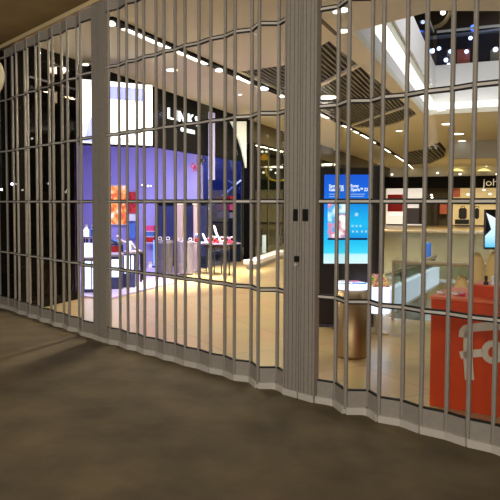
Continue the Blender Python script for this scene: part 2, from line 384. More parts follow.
def lead_bm(a, b, t=0.055):
    bm = BM(); a = v2(a); b = v2(b); d = (b - a).normalized(); L = (b - a).length; n = Vector((-d.y, d.x))
    prof = [(0, -t / 2)]
    for f in (0.12, 0.34, 0.62, 0.86):                   # shallow ribs on both faces
        prof += [(L * f - .003, -t / 2), (L * f - .002, -t / 2 + .008), (L * f + .002, -t / 2 + .008), (L * f + .003, -t / 2)]
    prof += [(L, -t / 2), (L, t / 2), (0, t / 2)]
    return prism(bm, [v3(a + d * u + n * w, 0.03) for u, w in prof], Vector((0, 0, ZT - 0.03)))
def lead_shoe(a, b):
    bm = BM(); slab(bm, a, b, 0.0, 0.05, 0.075); return bm
# left leaf
LX = [(-52, .03), (-44, -.03), (-36, .03), (-28.5, -.03), (-20.5, .03), (-15, -.03), (-5, .04), (-1, -.04), (7.4, .03), (14.2, .04), (18.2, -.04), (26.3, .04), (29, -.04), (37.4, .05), (41.2, -.05), (50.2, .05), (54.2, -.05), (63, .04), (68.6, -.04), (78.2, .06), (81.8, -.06), (94.8, .0)]
plan = [gp(x, dz) for x, dz in LX]
t = thing('folding_gate', 'left leaf of the glazed folding gate, in front of the dark shop window', 'gate', v3(plan[10], 0)); t['_skip'] = [len(plan) - 1]
build_gate(t, plan, []); obj('lead_post', lead_bm(gp(94.6), gp(100.8)), M['alu'], t); obj('shoe', lead_shoe(gp(94.8), gp(100.6)), M['alu_pale'], t)
# middle leaf
MX = [(107.2, 0), (109.6, -.02), (119.6, .04), (127.5, -.03), (137.2, .03), (144.4, -.03), (156.5, .03), (164.4, -.02), (175.4, .02), (185.2, -.02), (199, .02), (210.8, -.02), (225, .025), (234.7, -.035), (251.5, .05), (258.7, -.075), (278, .075), (286.6, 0)]
plan = [gp(x, dz) for x, dz in MX]
t = thing('folding_gate', 'middle leaf of the glazed folding gate between the two wide lead posts', 'gate', v3(plan[9], 0)); t['_skip'] = [0, len(plan) - 1]
build_gate(t, plan, [])
for a, b in ((101.2, 107.4), (286.2, 301.6)):
    obj('lead_post', lead_bm(gp(a), gp(b)), M['alu'], t); obj('shoe', lead_shoe(gp(a + .4), gp(b - .4)), M['alu_pale'], t)
def facept(x0, x1, x, y, off):     # on the street face of a lead post
    pl = Plane(gp(x0), gp(x1)); return pl(x, y, -off)
def lockcase(x0, x1, xa, xb, ya, yb, name, parent, m, dep=0.02):
    p, q = facept(x0, x1, xa, yb, .031), facept(x0, x1, xb, yb, .031); z1 = facept(x0, x1, xa, ya, .031).z
    bm = BM(); slab(bm, p, q, p.z, z1, dep); bmesh.ops.bevel(bm, geom=bm.edges[:], offset=0.003, segments=2, affect='EDGES'); return obj(name, bm, m, parent)
lockcase(286.2, 301.6, 293.6, 297.6, 209, 221, 'flush_pull', t, M['black'])
k = lockcase(286.2, 301.6, 294.6, 299.0, 255.8, 261.6, 'lock_case', t, M['black'])
bm = BM(); p = facept(286.2, 301.6, 296.8, 264.5, .032); nn = -Vector((gn.x, gn.y, 0)); tube(bm, [p, p + nn * .02], .012, 16); obj('key_cylinder', bm, M['alu_pale'], t)
# right leaf
RX = [(317.6, 0), (337.1, .05), (347.7, -.07), (370.6, .06), (381.8, -.03), (405.3, .02), (424.6, -.015), (450.5, .01), (472.6, -.01), (498.6, .012), (521, -.012), (548, .012), (572, -.012), (600, .012), (630, -.012), (664, .012), (700, -.012), (742, 0)]
plan = [gp(x, dz) for x, dz in RX]
t = thing('folding_gate', 'right leaf of the glazed folding gate, in front of the orange counter', 'gate', v3(plan[4], 0)); t['_skip'] = [0]
build_gate(t, plan, []); obj('lead_post', lead_bm(gp(302.2), gp(317.8)), M['alu'], t); obj('shoe', lead_shoe(gp(302.6), gp(317.4)), M['alu_pale'], t)
lockcase(302.2, 317.8, 302.9, 308.0, 209, 221, 'flush_pull', t, M['black'])
# head track over the gate; its pale colour paints in light at the gap
bm = BM()
for a, b in ((G_L, G_B), (G_B, G_R)): slab(bm, a, b, ZT + 0.02, 3.655, 0.07)
tag(obj('gate_track', bm, mat('track_painted_light', (206, 184, 140), 0.5)), 'head track along the soffit above the folding gate, pale tone standing for light', 'track')

# ------------------------------------------------------------------ ceiling fittings
def clip(p, d, poly):                # parameters where line p + s d crosses a polygon
    out = []
    for i in range(len(poly)):
        a, b = poly[i], poly[(i + 1) % len(poly)]; e = b - a; den = d.x * e.y - d.y * e.x
        if abs(den) < 1e-9: continue
        w = a - p; s = (w.x * e.y - w.y * e.x) / den; u = (w.x * d.y - w.y * d.x) / den
        if 0 <= u < 1: out.append(s)
    return sorted(out)
def slatted(poly, label, per, wd, name='slatted_ceiling_panel', rec=0.34):
    c = sum(poly, Vector((0, 0))) / len(poly); t = thing(name, label, 'ceiling panel', v3(c, CEIL + 0.02))
    bm = BM(); plate(bm, poly, [], CEIL + rec, CEIL + rec + 0.03)
    for a, b in zip(poly, poly[1:] + poly[:1]):
        slab(bm, a, b, CEIL + 0.12, CEIL + rec, 0.01)
    obj('recess', bm, M['slatback'], t)
    o = [q.dot(D2) for q in poly]; k = min(o) + per * 0.6
    while k < max(o):
        p = D2 * k; s = clip(p, D1, poly)
        for s0, s1 in zip(s[0::2], s[1::2]):
            if s1 - s0 < 0.15: continue
            bm = BM(); slab(bm, p + D1 * (s0 + .02), p + D1 * (s1 - .02), CEIL + 0.03, CEIL + 0.09, wd); obj('slat', bm, M['slat'], t)
        k += per
    return t
slat_t = slatted(REC, 'large dark slatted ceiling recess with a rounded far end beside the atrium', 0.09, 0.04)
for a, b in (((319, 86), (362, 64)), ((350, 126), (409, 106)), ((287, 92), (309, 80))):
    a, b = v2(ceil(*a)), v2(ceil(*b)); bm = BM(); slab(bm, a, b, CEIL - 0.01, CEIL + 0.028, 0.09); obj('cross_beam', bm, M['plaster'], slat_t)
slatted(OVAL, 'small dark leaf-shaped slatted ceiling recess far down the corridor', 0.2, 0.10)
# linear light trough
TR = [(108, 17), (160, 40.5), (208, 61.5), (285, 95), (319, 111.5), (345, 124.5), (366, 135.5), (390, 151), (407, 162), (415, 169.5)]
tp = [v2(ceil(*p)) for p in TR]
t = thing('linear_ceiling_light', 'long dark light trough running down the corridor ceiling', 'ceiling light', v3(tp[2], CEIL - 0.04))
bm = BM()
for a, b in zip(tp, tp[1:]): slab(bm, a, b, CEIL - 0.035, CEIL - 0.002, 0.14)
obj('trough', bm, M['fascia'], t)
def on_tr(x):
    for (x0, y0), (x1, y1) in zip(TR, TR[1:]):
        if x0 <= x <= x1: return v2(ceil(x, y0 + (y1 - y0) * (x - x0) / (x1 - x0)))
for x0, x1 in ((126, 207.8), (242, 252), (319.5, 329), (344, 352), (355, 359), (362, 369), (371.5, 376), (384, 391), (396, 406.8), (409, 414)):
    xs = [x0] + [x for x, _ in TR if x0 < x < x1] + [x1]; bm = BM()
    for u, w in zip(xs, xs[1:]): slab(bm, on_tr(u), on_tr(w), CEIL - 0.045, CEIL - 0.036, 0.07, 0.03)
    obj('diffuser', bm, M['lampwhite'], t)
for x, r in ((111, .055), (219, .06), (237, .06), (263, .10), (281, .07)):
    p = on_tr(x); bm = BM(); lathe(bm, p, [(r * .5, CEIL - .036), (r, CEIL - .06), (r, CEIL - .075), (r * .8, CEIL - .08)], 16)
    obj('spot_head', bm, M['lampcool' if x == 263 else 'lampwhite'], t)
def downlight(x, y, r, label, group, z=CEIL, m='lampwhite', body=True):
    p = atz(x, y, z - 0.02); t = thing('downlight', label, 'ceiling light', v3(p, z - 0.03), group)
    bm = BM(); lathe(bm, p, [(r * 1.25, z - 0.001), (r * 1.25, z - 0.014), (r * 1.02, z - 0.018)], 20); obj('trim_ring', bm, M['white'], t)
    bm = BM(); lathe(bm, p, [(r, z - 0.018), (r * .96, z - 0.03), (r * .5, z - .034)], 20); obj('lens', bm, M[m], t)
    return t
g = 'ceiling downlights'
downlight(341.5, 10, .075, 'round ceiling downlight above the digital totem, nearest the gate', g)
downlight(336, 12, .035, 'small ceiling downlight just beside the nearest one over the totem', g)
downlight(343, 31, .07, 'round ceiling downlight at the corner of the atrium opening', g)
downlight(399, 131, .09, 'round ceiling downlight between the two slatted recesses', g)
downlight(448, 124, .16, 'round ceiling downlight below the far rim of the atrium', g)
downlight(441, 110, .10, 'round downlight on the far atrium rim', g, z=CEIL)
downlight(458, 134, .17, 'ceiling downlight in front of the white downstand beam', g)
downlight(462, 141, .12, 'ceiling downlight touching the white downstand beam', g)
downlight(172, 70, .09, 'faint ceiling lamp above the left shop fascia', g)
downlight(240, 94.5, .03, 'small ceiling spot beside the lettered fascia', g)
p = atz(57.6, 70.5, 3.46); t = thing('flush_lamp', 'oval flush lamp glowing on the dark shop ceiling', 'ceiling light', v3(p, 3.42))
bm = BM(); lathe(bm, p, [(.10, 3.425), (.125, 3.45), (.125, 3.485)], 24); obj('diffuser', bm, M['lampbright'], t, True); bm = BM(); lathe(bm, p, [(.14, 3.485), (.14, 3.499)], 24); obj('trim_ring', bm, M['white'], t)
downlight(85.5, 64.5, .05, 'bright small downlight left of the gate lead post', g, z=3.63)
downlight(327, 97.5, .20, 'large white lamp set in the slatted ceiling recess', g, z=CEIL + .03)
downlight(327.5, 104, .15, 'flat white lamp at the edge of the slatted ceiling recess', g, z=CEIL)
# ceiling joint by the atrium corner
a, b = ceil(318, 17), ceil(337, 34.5); bm = BM(); slab(bm, a, b, CEIL - 0.012, CEIL - 0.001, 0.05); tag(obj('ceiling_joint', bm, M['wood']), 'dark diagonal joint strip in the ceiling over the totem', 'joint strip')

# ------------------------------------------------------------------ upper floor behind the atrium
def guard(a, b, z, label):
    t = thing('glass_guard', label, 'balustrade', v3((a + b) / 2, z)); bm = BM(); slab(bm, a, b, z, z + .95, .02); obj('glass_panel', bm, M['blueglass'], t)
    bm = BM(); tube(bm, [v3(a, z + .99), v3(b, z + .99)], .04); obj('handrail', bm, M['offwhite'], t); return t
guard(v2(VA) - D2 * .1, vfar - D1 * .1 - D2 * .1, 5.5, 'glass guard along the left edge of the upper gallery')
guard(vfar, vfar + D2 * 16, 5.5, 'glass guard along the far edge of the upper gallery')
UP = Plane(vfar + D1 * 5.6, vfar + D1 * 5.6 + D2)
for i, (x, y, r, m, w) in enumerate([(443, 12.5, .09, 'lampwhite', 'bright lamp at the near rim of the upper gallery'), (423, 22, .07, 'lampwhite', 'lamp at the left rim of the upper gallery'), (473.5, 28, .12, 'bluelamp', 'blue lamp high in the dark upper gallery'),
        (470.5, 38, .07, 'lampcool', 'white lamp just under the blue lamp'), (432, 51, .09, 'lampcool', 'leftmost lamp of the upper shop row'), (439, 48.5, .07, 'lampcool', 'narrow lamp second from left in the upper shop row'), (450.5, 51.5, .07, 'lampcool', 'lamp in the middle of the upper shop row'),
        (466.5, 51.5, .07, 'lampcool', 'lamp right of the middle in the upper shop row'), (495.5, 49.5, .09, 'lampwhite', 'rightmost lamp of the upper shop row'), (446, 60, .08, 'lampwhite', 'low lamp near the far guard of the upper gallery'), (448.5, 64.5, .06, 'lampwhite', 'lowest lamp near the far guard of the upper gallery')]):
    p = UP(x, y, -.4) if i > 1 else UP(x, y, -1.2)
    t = thing('spotlight', w, 'lamp', p, 'upper gallery lamps'); bm = BM(); sphere(bm, p, r); obj('bulb', bm, M[m], t, True)
    bm = BM(); tube(bm, [p + Vector((0, 0, r)), p + Vector((0, 0, r + .25))], .02, 6); obj('stem', bm, M['black'], t)
pts = [UP(*q, -1.0) for q in ((434, 27.5), (440, 25.5), (445, 21.5), (448.5, 16), (450, 12))]
bm = BM(); tube(bm, pts, .07); tag(obj('curved_pipe', bm, M['beigewall']), 'curved beige pipe under the upper gallery ceiling', 'pipe')
a, b = UP(426, 38.5, -1.5), UP(520, 28, -1.5); bm = BM(); tube(bm, [a, b], .06); tag(obj('light_rail', bm, M['offwhite']), 'long pale rail crossing the dark upper gallery', 'rail')
# upper shop goods lit warm
for x0, x1, m, w in ((447, 456, 'beigewall', 'beige display panel in the upper shop'), (457, 470, 'orangetop', 'orange display panel in the upper shop'), (478, 488.5, 'wood', 'brown display panel in the upper shop'), (490, 505, 'beigewall', 'tan display panel at the right of the upper shop')):
    a, b = UP(x0, 66, -.05), UP(x1, 66, -.05); bm = BM(); slab(bm, a, b, 5.45, UP(x0, 50, -.05).z, .1); tag(obj('merchandise_display', bm, M[m]), w, 'panel', 'upper shop panels')
c = vfar + D1 * 3.5 + D2 * 3
area('upper_shop_light', (c.x, c.y, 8.8), (c.x, c.y, 5), 3, 1, 60, WARM)

# ------------------------------------------------------------------ lettered fascia and lightbox
rt = Vector((D1.x, D1.y, 0)); up = Vector((0, 0, 1))
# brightly lit advertising box at the head of the lilac shop
la, lb = at(81.8, 138, 9.55), at(152.5, 147.5, 10.05); z0, z1 = la.z - .07, at(81.8, 79, 9.55).z
dl = (v2(lb) - v2(la)).normalized(); nb = Vector((-dl.y, dl.x)); nb = nb if nb.y > 0 else -nb
t = thing('advertising_lightbox', 'large glowing white lightbox above the lilac shop entrance', 'lightbox', v3((v2(la) + v2(lb)) / 2, z0))
bm = BM(); slab(bm, v2(la) + nb * .11, v2(lb) + nb * .11, z0 - .02, z1 + .02, .18); obj('casing', bm, M['fascia'], t)
bm = BM(); slab(bm, v2(la) + nb * .012, v2(lb) + nb * .012, z0, z1, .02); obj('lit_face', bm, M['lightbox'], t)
bm = BM(); slab(bm, v2(la) + dl * .38 - nb * .002, v2(lb) - dl * .14 - nb * .002, z1 - .26, z1 - .07, .006); obj('blue_band', bm, mat('blue_print', (120, 130, 240), .5, emit=(112, 124, 246), strength=0.9), t, label='violet blue band')
bm = BM(); prism(bm, [v3(v2(la) + dl * u - nb * .002, z) for u, z in ((.03, z0 + .02), (.17, z0 + .02), (.17, z0 + .42), (.10, z0 + .30))], Vector((-nb.x, -nb.y, 0)) * .004)
obj('printed_figure', bm, mat('blue_print_pale', (150, 160, 250), .5, emit=(140, 150, 250), strength=1.0), t, label='pale blue printed figure')
# shop sign
t = thing('shop_sign', 'white glowing lettering on the dark fascia of the lilac shop', 'sign', v3(STORE(183, 118), STORE(183, 118).z))
p = STORE(166.6, 118.2, -.03); q = STORE(200, 124.3, -.03); h = STORE(168, 107, -.03).z - STORE(168, 118, -.03).z
rd = (q - p); rd.z = 0
for ch, x0, x1 in (('L', 167.4, 172.4), ('I', 175.2, 176.1), ('N', 178.4, 184.2), ('K', 187.6, 193), ('S', 194.8, 199.4)):
    o = STORE(x0, 118, -.03); o.z = p.z; w = (v2(STORE(x1, 118, -.03)) - v2(o)).length
    obj('letter', text_bm(ch, o, rt, up, h, .03, .0, width=w), M['letter'], t)
o = STORE(180.5, 131, -.03); w = (v2(STORE(194, 131, -.03)) - v2(o)).length
obj('small_lettering', text_bm('OF LONDON', o, rt, up, .075, .02, .02, width=w), M['letter'], t)
# ------------------------------------------------------------------ dark shop
t = thing('shop_window', 'smoked glass shop window with thin mullions at the far left', 'window', v3(SP(40), 0))
bm = BM(); slab(bm, SP(28) + NS * .05, SP(80.4) + NS * .05, .12, 3.48, .012); obj('pane', bm, M['darkglass'], t)
bm = BM(); slab(bm, SP(28) + NS * .05, SP(80.4) + NS * .05, 0, .12, .06); obj('plinth', bm, M['dark'], t)
for x in (29, 44, 62.5, 80):
    bm = BM(); slab(bm, SP(x) + NS * .05, SP(x + .5) + NS * .05, .12, 3.48, .05); obj('mullion', bm, M['dark'], t)
bm = BM(); a, b = STORE(30, 78), STORE(80, 92); slab(bm, v2(a) + NS * .02, v2(b) + NS * .02, STORE(46, 81).z - .012, STORE(46, 81).z + .012, .03); obj('transom', bm, M['counter'], t)
DSH = Plane(SP(81) + NS * .1 - D1 * .07, SP(81) + NS * 5 - D1 * .07)
bm = BM(); a, b = DSH(53, 103), DSH(61.3, 103); slab(bm, a, b, DSH(57, 103).z, DSH(57, 92).z, .05)
tag(obj('wall_lightbox', bm, mat('warm_panel', (230, 220, 200), .5, emit=(255, 240, 215), strength=2.4)), 'small pale lit panel on the dark shop wall under the oval downlight', 'light panel')
# dress form
p = v2(at(51.5, 230, 9.55)); t = thing('dress_form', 'pale draped dress form standing in the dark shop window', 'mannequin', v3(p, 0))
clay = mat('pale_cloth', (178, 164, 124), .8, var=.2, scale=14)
bm = BM(); lathe(bm, p, [(.05, .98), (.11, 1.0), (.12, 1.06), (.10, 1.16), (.085, 1.24), (.10, 1.34), (.115, 1.42), (.09, 1.49), (.045, 1.53), (.04, 1.57)], 20)
for v in bm.verts: v.co.y = p.y + (v.co.y - p.y) * .75
obj('torso', bm, clay, t, True)
bm = BM(); tube(bm, [v3(p, .03), v3(p, .98)], .014); obj('stand_pole', bm, M['counter'], t)
bm = BM(); lathe(bm, p, [(.14, 0), (.14, .02), (.03, .035)], 20); obj('base', bm, M['counter'], t)
bm = BM(); a, b = DSH(43, 200), DSH(49.2, 200); slab(bm, a, b, DSH(46, 201).z, DSH(46, 191.5).z, .02); tag(obj('wall_notice', bm, clay), 'small beige notice on the dark shop wall above the dress form', 'notice')
for x, y, m, w in ((1.5, 189.5, 'lampwhite', 'tiny warm glowing bead standing for a reflection at the far left edge of the dark shop'), (12, 184, 'lampcool', 'tiny bluish glowing bead standing for a reflection in the dark shop glass'), (48.5, 183.5, 'lampcool', 'tiny white glowing bead standing for a reflection above the beige notice'), (66, 192, 'lampwhite', 'tiny lamp glinting right of the dress form'), (32, 138.5, 'lampcool', 'tiny lamp high in the dark shop')):
    p = STORE(x, y, .16); t = thing('glint_bead', w, 'lamp', p, 'bulbs in the dark shop'); bm = BM(); sphere(bm, p, .016); obj('bulb', bm, M[m], t, True)  # beads at far left and above the notice stand for reflections in glass
    bm = BM(); tube(bm, [p + Vector((0, 0, .012)), v3(p, 3.5)], .003, 6); obj('cord', bm, M['black'], t)

# ------------------------------------------------------------------ lilac shop: end wall fittings and goods
E1 = Plane(SP(208.5) + NS * .16 - D1 * .07, SP(208.5) + NS * 4 - D1 * .07)
def epan(name, x0, x1, y0, y1, m, t=.06, parent=None, pl=None, off=0.0, lab=None, cat=None, group=None, floor_=False):
    pl = pl or E1; a, b = pl(x0, y1, -off - t / 2), pl(x1, y1, -off - t / 2); xm = (x0 + x1) / 2
    z0 = 0.03 if floor_ else pl(xm, y1, -off).z; bm = BM(); slab(bm, a, b, z0, pl(xm, y0, -off).z, t); o = obj(name, bm, m, parent)
    if lab: tag(o, lab, cat, group)
    return o
PIC1 = picture_mat('poster_orange', [(250, 240, 225), (250, 170, 90), (220, 90, 40), (255, 226, 170)], 5, .75)
PIC2 = picture_mat('poster_red', [(150, 30, 40), (190, 50, 50), (110, 20, 40)], 6, .35, 3.0)
t = thing('backlit_poster', 'orange and white backlit poster on the lilac shop wall', 'poster', E1(118, 224, -.1))
epan('frame', 109.6, 126.8, 185, 225, M['white'], .05, t); epan('print', 110.4, 126, 186, 224, PIC1, .012, t, off=.05)
t = thing('wall_display', 'red poster panel over a pale shelf, right of the orange poster', 'poster', E1(132, 222, -.1))
epan('red_panel', 128.3, 136.4, 192, 213, PIC2, .06, t); epan('pale_shelf', 128.3, 136.4, 214, 220.5, M['whitegoods'], .18, t); epan('blue_shelf', 128.3, 136.4, 221.5, 238, M['bluegoods'], .12, t)
for i, (x0, x1, w) in enumerate(((158.5, 163.2, 'narrow dark cabinet door, leftmost on the lilac end wall'), (165.5, 174.8, 'dark teal cabinet door left of the broad beige column'), (184.6, 193.6, 'dark teal cabinet door between the two beige columns'), (199.5, 207, 'dark teal cabinet door next to the white jamb'))):
    t = thing('tall_cabinet', w, 'cabinet', v3(E1((x0 + x1) / 2, 240, -.1), .03), 'tall teal cabinets')
    epan('body', x0, x1, 203, 260, M['teal'], .12, t, floor_=True); epan('door', x0 + .6, x1 - .6, 206, 256, M['navy'], .02, t, off=.12)
    epan('top_box', x0, x1, 199.5, 202.8, M['black'], .2, t)
for x0, x1, w in ((176.2, 183.6, 'broad beige column on the lilac end wall'), (194.4, 198.2, 'slim beige column on the lilac end wall')):
    t = thing('column', w, 'column', v3(E1((x0 + x1) / 2, 250, -.5), .03)); epan('shaft', x0, x1, 205, 268, M['beigecol'], .10, t, off=.42, floor_=True)
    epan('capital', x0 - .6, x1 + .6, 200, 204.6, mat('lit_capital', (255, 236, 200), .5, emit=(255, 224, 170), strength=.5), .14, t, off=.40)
p = STORE(209.5, 200, .05); t = thing('lit_jamb', 'slim white lit jamb strip at the right end of the lilac shop', 'jamb', v3(p, 0))
bm = BM(); slab(bm, SP(208.6) - NS * .02, SP(209.5) - NS * .02, 0, 2.54, .04); obj('lower_strip', bm, M['white'], t)
bm = BM(); slab(bm, SP(206.8) - NS * .06, SP(211.5) - NS * .06, 2.0, 3.5, .05); obj('upper_panel', bm, mat('lilac_lit', (190, 184, 230), .5, emit=(180, 176, 236), strength=.5), t)
for x, y, r in ((148, 186, .02), (142, 185, .014), (151, 186, .012)):
    p = E1(x, y, -.3); t = thing('spotlight', {148: 'brightest', 142: 'left', 151: 'right'}[x] + ' tiny spotlight of the three on the lilac shop wall', 'lamp', p); bm = BM(); sphere(bm, p, r); obj('bulb', bm, M['lampcool'], t, True)
    bm = BM(); tube(bm, [p, E1(x, y, -.005)], .006, 6); obj('arm', bm, M['white'], t)
# pink bow decorations hanging in the shop
for x, y, w in ((195, 166, 'red bow hanging in the lilac shop below the fascia'), (201.5, 160, 'small brown bow hanging beside the red bow')):
    p = E1(x, y, -.25); t = thing('hanging_bow', w, 'decoration', p); bm = BM()
    for s in (-1, 1): tube(bm, [p, p + Vector((s * .06, 0, .06)), p + Vector((s * .09, 0, 0)), p + Vector((s * .05, 0, -.05)), p], .018, 8)
    obj('loops', bm, M['pink'] if x < 200 else M['wood'], t, True); bm = BM(); tube(bm, [p, p + Vector((.03, 0, -.12))], .012, 6); tube(bm, [p, p + Vector((-.03, 0, -.12))], .012, 6); obj('tails', bm, M['red'] if x < 200 else M['wood'], t)
    bm = BM(); tube(bm, [p, v3(p, 3.2)], .004, 6); obj('string', bm, M['white'], t)

# glowing display plinths and tables near the shop front
def plinth(x0, x1, yt, yb, d, label, glow=((.12, .88),), gz=(.25, .8)):
    a, b = v2(at(x0, 202, d)), v2(at(x1, 202, d)); zt = at(x0, yt, d).z; c = (a + b) / 2
    t = thing('display_plinth', label, 'display stand', v3(c, .03)); w = (b - a).length
    bm = BM(); box(bm, c + Vector((0, .22)), w, .44, .03, zt - .03); obj('body', bm, M['navy'], t)
    bm = BM(); box(bm, c + Vector((0, .22)), w + .03, .48, zt - .03, zt); obj('top', bm, M['countpale'], t)
    for g0, g1 in glow:
        bm = BM(); box(bm, c + Vector(((g0 + g1 - 1) / 2 * w, -.006)), (g1 - g0) * w, .012, .03 + (zt - .03) * gz[0], .03 + (zt - .03) * gz[1]); obj('lit_panel', bm, M['glowblue'], t)
    return t, c, zt
_, c, zt = plinth(83.5, 94.6, 257.5, 290, 10.35, 'glowing blue-white plinth seen left of the first lead post', ((.08, .62), (.74, .95)), (.1, .9))
_, c2, zt2 = plinth(107, 121.5, 254.5, 290, 10.75, 'glowing blue-white plinth just right of the first lead post', ((.3, .93),), (.35, .86))
_, c3, zt3 = plinth(123.4, 134.5, 252, 290, 10.95, 'plinth with two glowing strips right of the glowing plinth', ((.04, .28), (.42, .55), (.70, .88)), (.4, .9))
# lit picture and ornament on the first plinth
a, b = at(84.4, 256, 10.5), at(92.4, 256, 10.5); bm = BM(); slab(bm, a, b, zt, at(84, 243, 10.5).z, .03)
tag(obj('lit_picture', bm, M['glowblue']), 'small glowing white picture standing on the leftmost plinth', 'picture')
def shoe(c, z, L, m, label, group, yaw=0, name='high_heeled_shoe', heel=.09):
    t = thing(name, label, 'shoe', v3(c, z), group); d = Vector((math.cos(yaw), math.sin(yaw), 0)); c3_ = v3(c, z)
    bm = BM(); pts = [(-.5, heel + .05), (-.38, heel + .01), (-.15, heel * .62), (.1, .028), (.3, .02), (.5, .014)]
    tube(bm, [c3_ + d * (u * L) + Vector((0, 0, w)) for u, w in pts], [.026, .03, .027, .026, .028, .012], 10); obj('upper', bm, m, t, True)
    bm = BM(); tube(bm, [c3_ + d * (-.42 * L), c3_ + d * (-.42 * L) + Vector((0, 0, heel))], [.007, .014], 8); obj('heel', bm, m, t)
    return t
# wall shelf with glass goods behind first lead post
def shelf_goods(x0, x1, y, d, label, items, m='countpale'):
    a, b = v2(at(x0, 202, d)), v2(at(x1, 202, d)); z = at(x0, y, d).z; c = (a + b) / 2
    t = thing('display_table', label, 'table', v3(c, .03)); w = (b - a).length
    bm = BM(); box(bm, c, w, .36, z - .03, z); obj('top', bm, M[m], t)
    for sx in (-1, 1):
        for sy in (-1, 1):
            bm = BM(); box(bm, c + Vector((sx * (w / 2 - .03), sy * .14)), .03, .03, .03, z - .03); obj('leg', bm, M['black'], t)
    return t, c, z, w
_, c, z, w = shelf_goods(83.6, 94, 236.5, 11.3, 'tall display table in cyan light left of the first lead post', 0)
for k, (dx, m, s) in enumerate(((-.05, 'glowblue', 'glowing cyan'), (.07, 'bluegoods', 'blue'))):
    p = c + Vector((dx, 0)); t = thing('perfume_bottle', s + ' bottle on the tall table left of the first lead post', 'bottle', v3(p, z), 'bottles on the tall table')
    bm = BM(); lathe(bm, p, [(.045, z), (.05, z + .02), (.05, z + .12), (.02, z + .15), (.02, z + .17)], 16); obj('flask', bm, M[m], t); bm = BM(); lathe(bm, p, [(.025, z + .17), (.025, z + .21)], 12); obj('stopper', bm, M['whitegoods'], t)
_, c, z, w = shelf_goods(107.4, 122.6, 243, 11.6, 'display table with white shoes under the orange poster', 0, 'teal')
cols = [('whitegoods', 'white'), ('bluegoods', 'pale blue'), ('whitegoods', 'glossy white')]
for k, (m, s) in enumerate(cols): shoe(c + Vector((-.18 + .15 * k, -.02)), z, .16, M[m], s + ' shoe, ' + ['leftmost', 'middle', 'rightmost'][k] + ' on the table under the orange poster', 'shoes under the orange poster', .3)
bm = BM(); box(bm, c + Vector((-.05, -.14)), .26, .05, z - .18, z - .04); tag(obj('red_box', bm, M['red']), 'dark red box hung under the shoe table edge', 'box')
_, c, z, w = shelf_goods(126.5, 143, 252, 11.9, 'low display table with a white shoe, right of the glowing plinths', 0, 'wood')
shoe(c + Vector((.02, 0)), z, .2, M['whitegoods'], 'white high heeled shoe on the low table right of the plinths', None, .1, heel=.13)
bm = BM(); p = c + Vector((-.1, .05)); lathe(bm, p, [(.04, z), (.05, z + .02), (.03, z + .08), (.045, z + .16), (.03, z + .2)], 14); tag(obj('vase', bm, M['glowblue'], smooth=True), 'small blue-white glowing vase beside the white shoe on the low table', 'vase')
# pink goods stack
for k, (y, m, s) in enumerate(((228.5, 'pink', 'top pink'), (233.5, 'bluegoods', 'middle blue'), (239.5, 'red', 'bottom red'))):
    epan('folded_box', 146.8, 155.5, y - 3, y + 2, M[m], .2, None, lab=s + ' box on the lilac wall shelf rack', cat='box', group='boxes on the lilac rack', off=.02)
t = thing('shelf_rack', 'white slim shelf rack on the lilac wall holding three boxes', 'shelf', E1(151, 243, -.2))
for y in (230.8, 236, 242): epan('shelf', 146.4, 156, y - .2, y + .5, M['white'], .24, t, off=.0)
p = E1(154, 266, -.45); t = thing('light_tube', 'thin upright glowing blue tube by the pink boxes', 'lamp', v3(p, .03)); bm = BM(); tube(bm, [v3(p, .06), v3(p, E1(154, 240, -.45).z)], .012); obj('tube', bm, M['bluelamp'], t)
bm = BM(); lathe(bm, p, [(.06, .03), (.06, .06)], 14); obj('base', bm, M['black'], t)
p = E1(150.5, 263, -.5); t = thing('floor_box', 'small white box with beige lid on the lilac shop floor', 'box', v3(p, .03)); bm = BM(); box(bm, p, .08, .08, .03, .1); obj('box', bm, M['whitegoods'], t); bm = BM(); box(bm, p, .085, .085, .1, .15); obj('lid', bm, M['beigecol'], t)
# round counters
def counter_(x, d, r, yt, m, label):
    p = v2(at(x, 202, d)); z = at(x, yt, d).z; t = thing('round_counter', label, 'counter', v3(p, .03))
    bm = BM(); lathe(bm, p, [(r * .96, .03), (r * .96, z - .05)], 32); obj('drum', bm, M[m], t, False); bm = BM(); lathe(bm, p, [(r, z - .05), (r, z)], 32); obj('top', bm, M['countpale'], t); return p, z
p1, z1_ = counter_(165, 12.95, .165, 240.5, 'counter', 'dark grey round counter in the lilac shop')
p2, z2_ = counter_(184.5, 13.2, .2, 241.5, 'countpale', 'pale lilac round counter to the right of the grey one')
k = 0
for p, z, xs in ((p1, z1_, (-.1, .06, .14)), (p2, z2_, (-.15, -.02, .12))):
    for dx in xs:
        q = p + Vector((dx, -.05)); t = thing('bracelet_stand', ['silver', 'white', 'dark', 'silver', 'white', 'small silver'][k] + ' bracelet stand, number ' + ['one', 'two', 'three', 'four', 'five', 'six'][k] + ' from the left on the round counters', 'jewellery', v3(q, z), 'bracelet stands')
        bm = BM(); pts = [v3(q, z + .045) + Vector((math.cos(a) * .035, 0, math.sin(a) * .03)) for a in [i * math.pi / 5 for i in range(11)]]; tube(bm, pts, .009, 6); obj('ring', bm, M['black' if k == 2 else 'whitegoods'], t, True)
        bm = BM(); box(bm, q, .05, .04, z, z + .012); obj('base', bm, M['counter'], t); k += 1
